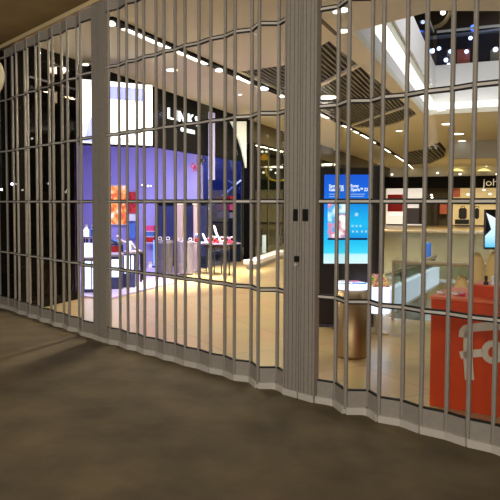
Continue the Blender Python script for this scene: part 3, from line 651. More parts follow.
# long slim-legged table with white display busts
d = 13.6; a, b = v2(at(196, 202, d)), v2(at(234.5, 202, d - .5)); z = at(205, 242, d).z; c = (a + b) / 2; dd = (b - a).normalized(); L = (b - a).length
t = thing('display_table', 'long table on slim dark legs with white stands and red goods', 'table', v3(c, 0))
bm = BM(); slab(bm, a, b, z - .025, z, .5); obj('top', bm, M['countpale'], t)
for u in (.05, .22, .42, .62, .8, .96):
    bm = BM(); box(bm, a + dd * L * u + Vector((.05, -.18 if u in (.05, .42, .8) else .15)), .025, .025, 0, z - .025); obj('leg', bm, M['teal'], t)
bm = BM(); slab(bm, a + dd * .3, b - dd * .02, z - .1, z - .03, .3); obj('apron', bm, M['wood'], t)
rz = z + .12; bm = BM(); slab(bm, a + dd * L * .34, a + dd * L * .9, rz - .02, rz, .22, .12); 
r_ = obj('raised_shelf', bm, M['countpale'], t)
for u in (.36, .88):
    bm = BM(); box(bm, a + dd * L * u + Vector((0, .12)), .02, .1, z, rz - .02); obj('shelf_support', bm, M['white'], r_)
def bust(p, z, h, label, s=1):
    t = thing('necklace_stand', label, 'display stand', v3(p, z), 'white necklace stands'); P = v3(p, z)
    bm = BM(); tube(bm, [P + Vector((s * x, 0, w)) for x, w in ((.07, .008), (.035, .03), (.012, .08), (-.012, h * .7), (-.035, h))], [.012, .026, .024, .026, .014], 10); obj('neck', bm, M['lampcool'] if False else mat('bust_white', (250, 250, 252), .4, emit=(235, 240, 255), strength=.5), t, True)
    bm = BM(); box(bm, p, .16, .08, z, z + .01); obj('base', bm, M['whitegoods'], t)
bust(a + dd * L * .22 + Vector((0, -.05)), z, .19, 'white curved necklace stand on the left of the long table')
bust(a + dd * L * .52 + Vector((0, .12)), rz, .24, 'tall white curved necklace stand on the raised shelf of the long table')
p = a + dd * .03; t = thing('sphere_lamp', 'small lilac and red ball lamp at the left end of the long table', 'lamp', v3(p, z)); bm = BM(); sphere(bm, v3(p, z + .14), .06); obj('shade', bm, M['lilac'], t, True); bm = BM(); lathe(bm, p, [(.05, z), (.055, z + .05), (.04, z + .085)], 16); obj('base', bm, M['red'], t, True)
for k, u in enumerate((.40, .55, .68, .8, .93)):
    p = a + dd * L * u + Vector((0, -.12)); shoe(p, z, .13, M[('pink', 'red', 'whitegoods', 'red', 'pink')[k]], ('pink', 'red', 'white', 'dark red', 'salmon pink')[k] + ' shoe, number ' + ('one', 'two', 'three', 'four', 'five')[k] + ' along the front edge of the long table', 'shoes on the long table', .4, heel=.06)

# ------------------------------------------------------------------ navy shop: escalator, red display, white sail
E2 = Plane(SP(247.5) + NS * .16 - D1 * .07, SP(247.5) + NS * 4 - D1 * .07)
t = thing('shop_window', 'dark blue glass shopfront between the white jamb and the dark pillar', 'window', v3(SP(228), 0))
bm = BM(); slab(bm, SP(212) + NS * .06, SP(245) + NS * .06, 0, 2.55, .012); obj('pane', bm, M['blueglass'], t)
for x in (236, 243):
    bm = BM(); slab(bm, SP(x) + NS * .06, SP(x + .5) + NS * .06, 0, 2.55, .03); obj('mullion', bm, M['navy'], t)
t = thing('pillar', 'dark square pillar beside the blue glass shopfront', 'pillar', v3(SP(248), 0)); bm = BM(); slab(bm, SP(245.5) - NS * .05, SP(250) - NS * .05, 0, 3.0, .2); obj('shaft', bm, M['fascia'], t); bm = BM(); slab(bm, SP(245.4) - NS * .05, SP(250.1) - NS * .05, 0, .12, .22); obj('base', bm, M['dark'], t)
pts = [STORE(x, y, -.1) for x, y in ((229.5, 121.5), (245, 121.5), (245, 168), (243.2, 160), (241, 150), (238, 140), (234, 130))]
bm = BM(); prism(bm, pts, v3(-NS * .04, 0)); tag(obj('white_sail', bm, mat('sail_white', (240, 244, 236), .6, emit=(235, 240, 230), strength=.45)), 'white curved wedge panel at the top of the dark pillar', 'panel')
t = thing('escalator', 'escalator side with pale lit handrails rising behind the blue glass', 'escalator', v3(E2(222, 202, -.6), 0))
for off, ya, yb in ((.7, 215, 180),):
    A, B = E2(200.5, ya, -off), E2(241, yb, -off); dv = (B - A)
    bm = BM(); prism(bm, [A + Vector((0, 0, -.45)), B + Vector((0, 0, -.45)), B, A], v3(D1 * .03, 0)); obj('balustrade', bm, M['blueglass'], t)
    bm = BM(); tube(bm, [A, B], .022); obj('handrail', bm, mat('lit_rail', (200, 215, 255), .4, emit=(170, 190, 245), strength=.7), t)
    bm = BM(); prism(bm, [v3(A, 0), v3(B, 0), B + Vector((0, 0, -.47)), A + Vector((0, 0, -.47))], v3(D1 * .06, 0)); obj('truss', bm, M['teal'], t)
t = thing('display_shelf', 'red and grey display shelf in front of the escalator', 'shelf', E2(226, 218, -1.0))
for x0, x1, y0, y1, m in ((217, 235, 196, 200.5, 'red'), (217, 234, 204, 210, 'pink'), (218, 234, 212.5, 218, 'countpale')):
    epan('tier', x0, x1, y0, y1, M[m], .1, t, pl=E2, off=.95)
for x in (217.5, 234):
    p = E2(x, 210, -.9); bm = BM(); tube(bm, [v3(p, 0), v3(p, E2(x, 196, -.9).z)], .012); obj('upright', bm, M['teal'], t)
for i, (x, y, w) in enumerate(((220, 154.5, 'bluish spot high behind the blue glass, brightest'), (213.5, 138.5, 'white spot behind the blue glass near the jamb'), (230, 128.5, 'white spot behind the blue glass under the fascia'), (237.5, 201.5, 'spot low behind the blue glass near the pillar'))):
    p = E2(x, y, -.4); t = thing('spotlight', w, 'lamp', p, 'spots behind the blue glass'); bm = BM(); sphere(bm, p, .03, .8); obj('bulb', bm, M['lampcool'], t, True); bm = BM(); tube(bm, [p, E2(x, y, -.0)], .008, 6); obj('arm', bm, M['navy'], t)
c = SP(232) + NS * 1.0; area('navy_shop_light', (c.x, c.y, 3.3), (c.x, c.y, 0), .8, .8, 75, (.5, .56, 1.0))

# ------------------------------------------------------------------ olive shops beyond the pillar
t = thing('shop_window', 'olive tinted glass shopfront beyond the dark pillar', 'window', v3(SP(268), 0))
bm = BM(); slab(bm, SP(250.6) + NS * .06, SP(284.5) + NS * .06, 0, 3.1, .012); obj('pane', bm, M['tint'], t)
for x in (256.5, 270, 280):
    bm = BM(); slab(bm, SP(x) + NS * .06, SP(x + .5) + NS * .06, 0, 3.1, .03); obj('mullion', bm, M['olive'], t)
t = thing('shop_window', 'tinted glass shopfront behind the digital totem', 'window', v3(SP(345), 0))
bm = BM(); slab(bm, SP(286) + NS * .06, SP(384) + NS * .06, 0, 3.1, .012); obj('pane', bm, M['tint'], t)
for x in (322, 334, 343, 352, 360, 368, 374, 379):
    bm = BM(); slab(bm, SP(x) + NS * .06, SP(x + .4) + NS * .06, 0, 3.1, .05); obj('mullion', bm, M['wood'], t)
OL = Plane(SP(250) + NS * 1.55, SP(430) + NS * 1.55)
p = OL(264.5, 160, -.5); t = thing('dome_lamp', 'orange dome lamp in the olive shop', 'lamp', p)
bm = BM(); lathe(bm, p, [(.16, p.z), (.15, p.z + .08), (.10, p.z + .16), (.03, p.z + .2)], 20); obj('shade', bm, mat('amber', (240, 170, 40), .4, emit=(250, 170, 40), strength=.7), t, True)
bm = BM(); tube(bm, [p + Vector((0, 0, .2)), v3(p, CEIL)], .008, 6); obj('cord', bm, M['wood'], t)
pts = [OL(x, y, -.5) for x, y in ((266.5, 166), (266, 171), (267.5, 176), (271, 179.5), (277, 181), (283, 180))]
bm = BM(); tube(bm, pts, .035); tag(obj('neon_curve', bm, mat('yellow_neon', (230, 190, 40), .4, emit=(236, 190, 50), strength=.6)), 'yellow curved neon line in the olive shop below the dome lamp', 'neon')
for i, (x, y, w, m) in enumerate(((262, 137.5, 'topmost small lamp in the olive shop', 'lampwhite'), (262.5, 151.7, 'left of two lamps just above the dome lamp', 'lampwhite'), (266.5, 151.7, 'right of two lamps just above the dome lamp', 'lampwhite'), (263.5, 172.5, 'lower left lamp in the olive shop', 'lampwhite'), (271, 169.5, 'lower middle lamp in the olive shop', 'lampwhite'), (276, 173, 'lower right lamp in the olive shop', 'lampwhite'))):
    p = OL(x, y, -.4); t = thing('spotlight', w, 'lamp', p, 'olive shop lamps'); bm = BM(); sphere(bm, p, .045, .8); obj('bulb', bm, M[m], t, True); bm = BM(); tube(bm, [p, v3(p, CEIL)], .006, 6); obj('cord', bm, M['wood'], t)
a, b = OL(267, 139, -.7), OL(286, 143.5, -.7); bm = BM(); tube(bm, [a, b], .03); tag(obj('strip_lamp', bm, mat('strip', (240, 220, 170), .5, emit=(240, 220, 170), strength=.9)), 'pale strip lamp sloping across the olive shop', 'lamp')
bm = BM(); slab(bm, v2(OL(259, 240, -.3)), v2(OL(286, 240, -.3)), 0, OL(270, 181, -.3).z, .3); tag(obj('hedge_screen', bm, mat('dark_green_screen', (34, 42, 32), .7, var=.5, scale=9)), 'dark green screen along the back of the olive shop', 'screen')
p = STORE(264, 253, -.25); t = thing('standing_sign', 'pale upright notice stand beside the white bench', 'sign', v3(p, 0)); bm = BM(); box(bm, p, .12, .02, STORE(264, 253, -.25).z, STORE(264, 235, -.25).z, math.atan2(D1.y, D1.x) - .6); obj('board', bm, mat('pale_cyan', (200, 222, 226), .5, emit=(200, 222, 226), strength=.35), t); bm = BM(); tube(bm, [v3(p, 0), v3(p, p.z)], .015); obj('stem', bm, M['red'], t)
a, b = v2(flo(256.5, 270)), v2(flo(288, 257.5)); t = thing('bench', 'low white bench along the olive shopfront', 'bench', v3((a + b) / 2, 0)); bm = BM(); slab(bm, a, b, .12, .2, .3, .15); obj('seat', bm, M['white'], t); bm = BM(); slab(bm, a + (b - a) * .03, b - (b - a) * .03, 0, .12, .22, .15); obj('plinth', bm, M['offwhite'], t)
c = SP(268) + NS * .8; area('olive_shop_light', (c.x, c.y, 3.4), (c.x, c.y, 0), 1.5, .8, 60, WARM)

# ------------------------------------------------------------------ digital totem
d = 7.65; a, b = at(317, 202, d), at(379.5, 202, d); zt = at(345, 167.5, d).z
t = thing('digital_totem', 'black upright advertising totem with a bright blue screen', 'totem', v3((v2(a) + v2(b)) / 2 + Vector((0, .07)), 0))
bm = BM(); slab(bm, v2(a) + Vector((0, .07)), v2(b) + Vector((0, .07)), .03, zt, .14); bmesh.ops.bevel(bm, geom=bm.edges[:], offset=.012, segments=2, affect='EDGES'); obj('body', bm, M['totem'], t)
bm = BM(); slab(bm, v2(a) + Vector((-.02, .07)), v2(b) + Vector((.02, .07)), 0, .03, .2); obj('base_plate', bm, M['counter'], t)
def scr(x0, x1, y0, y1, m, name, par, dep=.004, lift=.0, label=None):
    A, B = at(x0, y1, d - lift), at(x1, y1, d - lift); bm = BM(); slab(bm, A, B, A.z, at(x0, y0, d - lift).z, dep); return obj(name, bm, m, par, label=label)
def grad(name, stops, strength):
    m = bpy.data.materials.new(name); m.use_nodes = True; nt = m.node_tree; bs = nt.nodes['Principled BSDF']; bs.inputs['Base Color'].default_value = (.01, .01, .02, 1); bs.inputs['Roughness'].default_value = .2
    tc = nt.nodes.new('ShaderNodeTexCoord'); sp = nt.nodes.new('ShaderNodeSeparateXYZ'); r = nt.nodes.new('ShaderNodeValToRGB')
    while len(r.color_ramp.elements) < len(stops): r.color_ramp.elements.new(.5)
    for e, (p_, c_) in zip(r.color_ramp.elements, stops): e.position = p_; e.color = (*lin(c_), 1)
    nt.links.new(tc.outputs['Generated'], sp.inputs[0]); nt.links.new(sp.outputs['Z'], r.inputs[0]); nt.links.new(r.outputs[0], bs.inputs['Emission Color']); bs.inputs['Emission Strength'].default_value = strength; return m
S = scr(323.6, 368.6, 174.6, 263.5, grad('screen_picture', [(0, (214, 244, 250)), (.10, (190, 240, 250)), (.12, (60, 214, 246)), (.24, (30, 190, 240)), (.55, (20, 150, 236)), (.72, (18, 110, 226)), (1, (24, 84, 206))], 1.15), 'screen', t, .01, .008, 'bright blue screen')
def lit(n, c, s=1.1): return mat(n, (10, 10, 10), .4, emit=c, strength=s)
WH = lit('screen_white', (235, 248, 255), 1.2)
def stext(body, x, y, hpx, wpx=None):
    o = at(x, y, d - .018); h = hpx * d / F; return obj('screen_text', text_bm(body, o, (1, 0, 0), (0, 0, 1), h, .002, .02, width=None if wpx is None else wpx * d / F), WH, S)
stext('Samsung', 329, 187.4, 3.0, 14.5); stext('Galaxy S5', 329, 191, 3.0, 14.8)
stext('Sony', 350.6, 187.2, 3.0, 8.2); stext('Xperia\u2122 Z3', 350.6, 191, 3.0, 17.0)
for x0, x1, y in ((329, 340, 194.2), (329, 336, 196.6), (350.6, 365, 194.2), (350.6, 364, 196.4)): scr(x0, x1, y - .4, y + .3, lit('screen_line', (170, 205, 240), .9), 'caption_line', S, .002, .016)
ph = scr(327.6, 346.4, 203.8, 238, picture_mat('phone_picture', [(235, 248, 255), (170, 225, 250), (80, 170, 230), (220, 130, 170), (240, 250, 255)], 7, .95, 5), 'phone_image', S, .003, .016, 'colourful phone picture')
scr(349, 367.4, 203.8, 238, grad('phone_face', [(0, (20, 150, 230)), (.4, (30, 190, 245)), (1, (20, 140, 225))], 1.1), 'phone_image', S, .003, .016, 'cyan phone picture')
scr(327.6, 367.4, 238, 240, lit('screen_dark', (6, 30, 90), .6), 'phone_edge', S, .003, .016)
for x, y in ((352.5, 226), (356.5, 226), (360.5, 226), (353, 231.5), (357, 231.5), (362, 231.5), (366, 231.5), (356.5, 214.5)):
    r_ = 1.0 if y > 220 else 1.7; scr(x - r_, x + r_, y - r_, y + r_, lit('screen_icon', (160, 225, 250), 1.0), 'app_icon', S, .002, .020)
# second dark panel and leaflet stand behind
A, B = at(371, 202, 9.4), at(384, 202, 9.4); t = thing('freestanding_board', 'narrow dark standing panel just right of the totem', 'panel', v3((v2(A) + v2(B)) / 2, 0)); bm = BM(); slab(bm, A, B, 0.05, at(375, 166, 9.4).z, .08); obj('board', bm, M['teal'], t); bm = BM(); slab(bm, v2(A) - Vector((.02, 0)), v2(B) + Vector((.02, 0)), 0, .05, .2); obj('foot', bm, M['black'], t)
for x, y, w in ((376.5, 170, 'upper'), (376, 188, 'lower')):
    p = at(x, y, 9.32); bm = BM(); sphere(bm, p, .018); tag(obj('panel_lamp', bm, M['lampwhite']), w + ' tiny lamp on the dark standing panel', 'lamp')

# ------------------------------------------------------------------ bronze drum with leaflets
dB = 6.18; p = v2(at(352.4, 202, dB)); zt = at(352, 284.5, dB - .1).z
t = thing('drum_table', 'bronze metal drum stand with leaflets on top, in front of the totem', 'stand', v3(p, 0))
bm = BM(); lathe(bm, p, [(.150, 0.0), (.152, .02), (.152, zt - .05)], 48); obj('drum', bm, M['steel'], t, True)
bm = BM(); lathe(bm, p, [(.158, zt - .05), (.163, zt - .04), (.163, zt - .01), (.158, zt)], 48); obj('rim', bm, M['glowblue'], t, True)  # rim brightness put in as emission; no lamp in the drum
for k, (dx, dy, yaw, m, s) in enumerate(((-.07, -.05, .2, 'glowblue', 'white'), (.06, -.06, -.3, 'bluegoods', 'blue'), (.03, .07, .1, 'pink', 'pink'), (-.06, .06, .5, 'whitegoods', 'plain white'))):
    bm = BM(); box(bm, p + Vector((dx, dy)), .13, .09, zt + .001 + .004 * k, zt + .005 + .004 * k, yaw)
    tag(obj('leaflet', bm, mat('paper_' + str(k), ((200, 230, 250), (90, 150, 220), (220, 90, 130), (235, 235, 240))[k], .4)), s + ' leaflet lying on the bronze drum stand', 'leaflet', 'leaflets on the drum')
# leaflet stand with lit front right of the drum
dS = 7.25; A, B = at(371.4, 202, dS), at(388, 202, dS); t = thing('leaflet_stand', 'small lit white stand with colourful leaflets right of the drum', 'stand', v3((v2(A) + v2(B)) / 2, 0))
z_ = at(376, 286, dS).z; bm = BM(); slab(bm, v2(A) + (v2(B) - v2(A)) * .3, v2(A) + (v2(B) - v2(A)) * .7, .02, z_ - .3, .1); slab(bm, A, B, 0, .02, .2); obj('body', bm, M['steelgrey'], t); bm = BM(); slab(bm, A, B, z_ - .3, z_, .2); obj('lit_box', bm, M['glowblue'], t)
bm = BM(); prism(bm, [v3(v2(A) + Vector((0, -.1)), z_), v3(v2(B) + Vector((0, -.1)), z_), v3(v2(B) + Vector((0, .1)), z_ + .12), v3(v2(A) + Vector((0, .1)), z_ + .12)], Vector((0, 0, .01))); obj('leaflet_tray', bm, picture_mat('leaflets', [(60, 150, 60), (240, 210, 60), (200, 40, 40), (240, 240, 240)], 14, .1), t, label='green, yellow and red leaflets')

# ------------------------------------------------------------------ balustrades round the floor void
def balustrade(a, b, zr, label, kerb, posts, m='tint', kt=.0):
    t = thing('glass_balustrade', label, 'balustrade', v3((a + b) / 2, 0)); L = (b - a).length; dd = (b - a) / L
    if kerb: bm = BM(); slab(bm, a, b, 0, kerb, .14); obj('kerb', bm, M['glowkerb'] if kerb > .1 else M['white'], t)
    n = posts
    for i in range(n):
        u0, u1 = L * i / n + .02, L * (i + 1) / n - .02; bm = BM(); slab(bm, a + dd * u0, a + dd * u1, kerb + .02, zr - .03, .014); obj('glass_panel', bm, M[m], t)
    for i in range(n + 1):
        bm = BM(); q = a + dd * min(max(L * i / n, .01), L - .01); box(bm, q, .03, .03, kerb, zr - .02, math.atan2(dd.y, dd.x)); obj('upright', bm, M['steelgrey'], t)
    bm = BM(); tube(bm, [v3(a, zr), v3(b, zr)], .028); obj('handrail', bm, M['steelgrey'], t); return t
zr = 1.5 - 57.5 * 8.4 / F
n0 = fa - KDIR * .15 - fr * .05
balustrade(n0 + fr * .15, n0 + fr * 5.0, zr, 'near glass balustrade with pale handrail behind the orange counter', 0.0, 5)
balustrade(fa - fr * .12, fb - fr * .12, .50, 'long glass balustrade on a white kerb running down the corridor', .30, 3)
balustrade(fb + KDIR * .15 - fr * 1.6, fb + KDIR * .15 + fr * 8, .95, 'far glass balustrade across the floor void', 0.05, 8)
p = v2(at(428.5, 202, 17)); t = thing('blue_reflection', 'short blue glowing column standing for a reflection beyond the floor void', 'lamp', v3(p, 0)); bm = BM(); lathe(bm, p, [(.09, .03), (.09, .36), (.07, .42)], 14); obj('glow', bm, mat('blue_glow', (90, 140, 240), .5, emit=(80, 130, 240), strength=.8), t, True); bm = BM(); lathe(bm, p, [(.11, 0), (.11, .03)], 14); obj('base', bm, M['counter'], t)  # glowing column added in place of a blue luminous reflection

# ------------------------------------------------------------------ orange counter
CO = Plane(at(433, 202, 4.66), at(497, 202, 4.42)); ca, cb = v2(at(432.8, 202, 4.66)), None
cdv = CO.d if CO.d.x > 0 else -CO.d; cn = CO.n; cb = ca + cdv * 1.0; zc = at(433, 296, 4.66).z
t = thing('orange_counter', 'bright orange counter with a large grey hand-drawn logo', 'counter', v3((ca + cb) / 2 + cn * .3, 0))
bm = BM(); slab(bm, ca + cn * .3, cb + cn * .3, 0.0, zc - .02, .6); bmesh.ops.bevel(bm, geom=bm.edges[:], offset=.006, segments=2, affect='EDGES'); obj('body', bm, M['orange'], t)
bm = BM(); slab(bm, ca + cn * .3 - cdv * .005, cb + cn * .3, zc - .02, zc, .62); obj('worktop', bm, M['orangetop'], t)
def stroke(bm, pts, w, closed=False):
    P = [CO(x + 1.5, y + .8, -.004) for x, y in pts]; n = len(P); Z = Vector((0, 0, 1)); nn = v3(cn, 0); L_, R_ = [], []
    for i, q in enumerate(P):
        if closed: dv = P[(i + 1) % n] - P[i - 1]
        else: dv = P[min(i + 1, n - 1)] - P[max(i - 1, 0)]
        s = dv.normalized().cross(nn).normalized() * w / 2; L_.append(q + s); R_.append(q - s)
    k = n if closed else n - 1; o = -nn * .005
    for i in range(k):
        j = (i + 1) % n; hexa(bm, [L_[i], L_[j], R_[j], R_[i], L_[i] + o, L_[j] + o, R_[j] + o, R_[i] + o])
    return bm
u = 4.55 / F
bm = BM(); stroke(bm, [(461.5, 336.5), (461.8, 331), (464, 328.2), (469, 327), (480, 326), (492, 325.2), (503, 325)], 8.2 * u); stroke(bm, [(467.2, 329), (466.6, 345), (466.8, 360), (468.2, 379)], 8.8 * u)
stroke(bm, [(458.8, 354.5), (466, 353.2), (474, 352.4), (482, 351.8)], 7.6 * u); obj('logo_letter', bm, M['logo'], t)
bm = BM(); stroke(bm, [(491.5 + 8.2 * math.cos(a), 351.2 + 8.6 * math.sin(a)) for a in [i * math.pi / 10 for i in range(20)]], 6.4 * u, True); obj('logo_letter', bm, M['logo'], t)
ua, ub = at(473, 300, 4.62), at(500, 300, 4.52)
za, zb_ = zc, at(473, 284, 4.62).z; q0 = v2(ua); q1 = q0 + cdv * .75
t = thing('orange_riser', 'orange riser box standing on the right of the orange counter', 'box', v3((q0 + q1) / 2 + cn * .12, zc)); bm = BM(); slab(bm, q0 + cn * .12, q1 + cn * .12, zc, zb_ - .012, .22); obj('box', bm, M['orange'], t); bm = BM(); slab(bm, q0 + cn * .12, q1 + cn * .12, zb_ - .012, zb_, .24); obj('top', bm, M['orangetop'], t)
# small things on the counter
for x, y, m, w, s in ((441, 295.5, 'whitegoods', 'small white dish at the left end of the orange counter', .028), (456, 293.5, 'whitegoods', 'white card holder in the middle of the orange counter', .03), (462, 295.5, 'pink', 'pink dish on the orange counter beside the white card holder', .03)):
    p = v2(CO(x, y, .14)); t = thing('dish', w, 'dish', v3(p, zc)); bm = BM(); lathe(bm, p, [(s * .5, zc), (s, zc + .012), (s * 1.05, zc + .02)], 16); obj('bowl', bm, M[m], t, True)
    bm = BM(); lathe(bm, p, [(s * .8, zc + .02), (s * .2, zc + .03)], 12); obj('contents', bm, M['logo'], t, True)
for x, m, w in ((486, 'wood', 'small brown figurine on the orange riser'), (493, 'whitegoods', 'small white figurine on the orange riser')):
    p = v2(CO(x, 283, .14)); t = thing('figurine', w, 'ornament', v3(p, zb_)); bm = BM(); lathe(bm, p, [(.016, zb_), (.018, zb_ + .01), (.008, zb_ + .03), (.014, zb_ + .045)], 12); obj('body', bm, M[m], t, True); bm = BM(); sphere(bm, v3(p, zb_ + .055), .012); obj('head', bm, M[m], t, True)
# cream bucket chairs behind the counter
def chair(x, yt, d, w, label):
    p = v2(at(x, 202, d)); zt = at(x, yt, d).z; t = thing('bucket_chair', label, 'chair', v3(p, 0), 'cream chairs behind the counter'); sz = zt - .42
    bm = BM(); N = 14; rows = []
    for j in range(9):
        f = j / 8; row = []
        for i in range(N + 1):
            a = math.pi * (1.0 + i / N) if False else math.pi * (i / N); hw = w * (1.0 if f < .6 else math.sqrt(max(.02, 1 - ((f - .6) / .42) ** 2)))
            row.append(bm.verts.new((p.x + hw * -math.cos(a), p.y + .02 + w * .55 * math.sin(a), sz + .42 * f)))
        rows.append(row)
    for r0, r1 in zip(rows, rows[1:]):
        for i in range(N): bm.faces.new([r0[i], r0[i + 1], r1[i + 1], r1[i]])
    bmesh.ops.solidify(bm, geom=bm.faces[:], thickness=.02); obj('back_shell', bm, M['cream'], t, True)
    bm = BM(); lathe(bm, p, [(w * .6, sz - .04), (w, sz - .02), (w, sz + .01), (w * .8, sz + .03)], 20); obj('seat', bm, M['cream'], t, True)
    for sx in (-1, 1):
        for sy in (-1, 1): bm = BM(); tube(bm, [Vector((p.x + sx * w * .85, p.y + sy * w * .7, 0)), Vector((p.x + sx * w * .5, p.y + sy * w * .4, sz - .03))], .012, 8); obj('leg', bm, M['steelgrey'], t)
chair(464, 276.5, 6.0, .075, 'low cream bucket chair, leftmost behind the orange counter')
chair(479.5, 253.5, 5.9, .072, 'tall cream bucket chair in the middle behind the orange counter')
chair(495.6, 252.5, 6.15, .07, 'tall cream bucket chair at the right edge behind the orange counter')
# lit screen with dark arrow beside it
dM = 6.8; t = thing('menu_screen', 'bright cyan-white screen with a dark arrow shape at the right edge', 'screen', v3(at(493, 250, dM), 0))
A, B = at(484.2, 249, dM + .03), at(510, 249, dM + .03); bm = BM(); slab(bm, A, B, A.z, at(484, 209.5, dM).z, .05); obj('casing', bm, M['totem'], t)
pts = [at(x, y, dM) for x, y in ((486.3, 213), (497, 219), (510, 224), (510, 247.2), (485, 247.2), (485, 236), (491.3, 229.5))]
bm = BM(); prism(bm, pts, Vector((0, -.006, 0))); obj('picture', bm, grad('menu_picture', [(0, (90, 200, 250)), (.35, (200, 240, 255)), (1, (245, 252, 255))], 1.2), t)
c_ = at(497, 249, dM + .03); bm = BM(); tube(bm, [v3(c_, 0), c_], .025); obj('pole', bm, M['steelgrey'], t); bm = BM(); lathe(bm, c_, [(.16, 0), (.16, .02), (.04, .03)], 20); obj('base', bm, M['counter'], t)

# ------------------------------------------------------------------ far shops
t = thing('shop_fascia', 'dark far fascia with pale lettering on its right', 'sign', FAR(450, 187, -.3))
fpan('board', 383.5, 640, 175.5, 187.5, M['fascia'], .25, -.2, False, t)
a_ = FAR(484, 187, -.36); obj('lettering', text_bm('joh', FAR(482.6, 185.8, -.4), v3(D2, 0), up, FAR(484, 178.6, -.4).z - FAR(484, 185.6, -.4).z, .03, .0, width=.82), mat('pale_letter', (210, 196, 170), .5, emit=(190, 178, 150), strength=.6), t)
def bay(label, x0, x1, y0, m, items):
    t = thing('shop_bay', label, 'shop display', v3(FAR((x0 + x1) / 2, 226), 0)); fpan('back_panel', x0, x1, y0, 226, m, .1, .9, False, t)
    for nm, a, b, ya, yb, mm in items: fpan(nm, a, b, ya, yb, mm, .5, .4, False, t)
    return t
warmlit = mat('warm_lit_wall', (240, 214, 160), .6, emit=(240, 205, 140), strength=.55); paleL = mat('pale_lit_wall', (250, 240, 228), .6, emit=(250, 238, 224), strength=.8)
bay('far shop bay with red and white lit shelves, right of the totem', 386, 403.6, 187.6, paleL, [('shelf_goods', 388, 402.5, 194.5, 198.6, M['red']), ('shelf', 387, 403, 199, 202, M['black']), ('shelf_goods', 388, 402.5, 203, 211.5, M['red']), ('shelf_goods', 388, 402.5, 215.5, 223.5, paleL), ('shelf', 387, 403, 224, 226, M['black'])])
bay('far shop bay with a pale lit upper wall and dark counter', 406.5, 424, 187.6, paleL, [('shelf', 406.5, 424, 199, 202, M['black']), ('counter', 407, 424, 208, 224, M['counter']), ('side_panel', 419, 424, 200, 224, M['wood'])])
bay('far shop bay with plain olive wall and orange panel', 426.5, 450.5, 187.6, M['olive'], [('door_panel', 433.5, 437.5, 200, 226, M['wood']), ('orange_panel', 440, 447, 200, 214, M['orangetop'])])
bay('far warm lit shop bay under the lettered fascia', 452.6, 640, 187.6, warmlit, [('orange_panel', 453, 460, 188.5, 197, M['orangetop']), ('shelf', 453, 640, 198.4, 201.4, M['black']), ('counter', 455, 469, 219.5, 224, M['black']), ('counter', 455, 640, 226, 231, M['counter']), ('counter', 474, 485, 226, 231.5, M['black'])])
for x0, x1, w in ((458.6, 466.6, 'left dark bag standing on the far warm shop counter'), (474.4, 479, 'right dark bag standing on the far warm shop counter')):
    p = FAR((x0 + x1) / 2, 219, .2); zz = p.z; t = thing('dark_bag', w, 'bag', p, 'dark bags in the far shop'); aa, bb = FAR(x0, 219, .1), FAR(x1, 219, .1)
    bm = BM(); slab(bm, aa, bb, zz, FAR(x0, 208, .1).z, .25); bmesh.ops.bevel(bm, geom=bm.edges[:], offset=.06, segments=2, affect='EDGES'); obj('body', bm, M['black'], t)
    mm_ = (aa + bb) / 2; zt_ = FAR(x0, 208, .1).z; bm = BM(); tube(bm, [v3(mm_, zt_) + v3(D2 * -.12, -.02), v3(mm_, zt_) + v3(D2 * -.08, .1), v3(mm_, zt_) + v3(D2 * .08, .1), v3(mm_, zt_) + v3(D2 * .12, -.02)], .02, 8); obj('handle', bm, M['wood'], t)
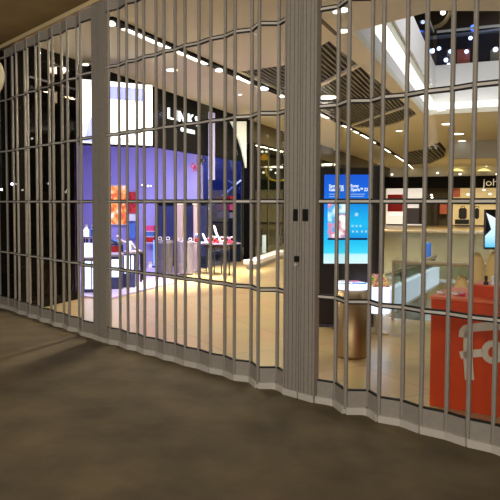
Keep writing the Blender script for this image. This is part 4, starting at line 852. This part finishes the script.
fl = [(422, 163, 'lamp at the end of the leaf-shaped recess'), (437.5, 173, 'lamp on the bulkhead over the olive far bay'), (431.5, 195, 'upper lamp in the olive far bay'), (432, 197.5, 'lower lamp in the olive far bay'), (458, 162, 'lamp under the white downstand beam, upper left'), (458, 165, 'lamp under the white downstand beam, lower left'), (491, 160.5, 'lamp under the white downstand beam, top of three on the right'), (489, 163, 'lamp under the white downstand beam, middle of three on the right'), (486.5, 165.5, 'lamp under the white downstand beam, lowest of three on the right'), (460, 174.2, 'lamp on the far fascia, left'), (497, 174.2, 'lamp on the far fascia, right'), (468, 194.5, 'bright star-like lamp at the left of the warm far bay'), (484, 190, 'bright lamp at the middle of the warm far bay'), (490, 194, 'bright lamp at the right of the warm far bay'), (392, 174.5, 'lamp on the bulkhead over the red shelves')]
for x, y, w in fl:
    p = FAR(x, y, -.5); t = thing('spotlight', w, 'lamp', p, 'far corridor lamps'); bm = BM(); sphere(bm, p, .075, .7); obj('bulb', bm, M['lampwhite'], t, True); bm = BM(); tube(bm, [p, FAR(x, y, -.05)], .02, 6); obj('arm', bm, M['white'], t)
for x, w in ((457, 'left'), (484, 'right')):
    t = thing('uplight', w + ' yellow wall uplight over the far fascia', 'lamp', FAR(x, 171, -.4), 'yellow uplights'); pts = [FAR(x + dx, 171 - dy, -.35) for dx, dy in ((-7, 0), (-4, 1.6), (0, 2.6), (4, 1.6), (7, 0))]
    bm = BM(); prism(bm, pts, v3(-D1 * .1, 0)); obj('shade', bm, mat('uplight', (255, 230, 170), .5, emit=(255, 226, 150), strength=1.4), t); bm = BM(); q = FAR(x, 171.5, -.3); slab(bm, v2(q) - D2 * .2, v2(q) + D2 * .2, q.z - .04, q.z + .02, .3); obj('bracket', bm, M['plaster'], t)
c = v2(FAR(450, 200, -6)); area('far_shop_light', (c.x, c.y, CEIL - .05), (c.x, c.y, 0), 5, 2, 380, WARM)

# ------------------------------------------------------------------ round sign at the left edge
pc = at(-24, 76, 6.6); R_ = 27.5 * 6.6 / F; t = thing('round_sign', 'pale round hanging sign cut off by the left edge', 'sign', v3(pc, pc.z - R_))
bm = BM(); tube(bm, [pc + Vector((0, -.03, 0)), pc + Vector((0, .03, 0))], R_, 40); obj('disc', bm, mat('sign_disc', (206, 196, 160), .6), t)
bm = BM(); tube(bm, [pc + Vector((0, 0, R_ - .01)), v3(pc, 3.66)], .015); obj('hanger', bm, M['black'], t)

for o in COL.objects:
    for k in ('origin', '_skip'):
        if k in o: del o[k]
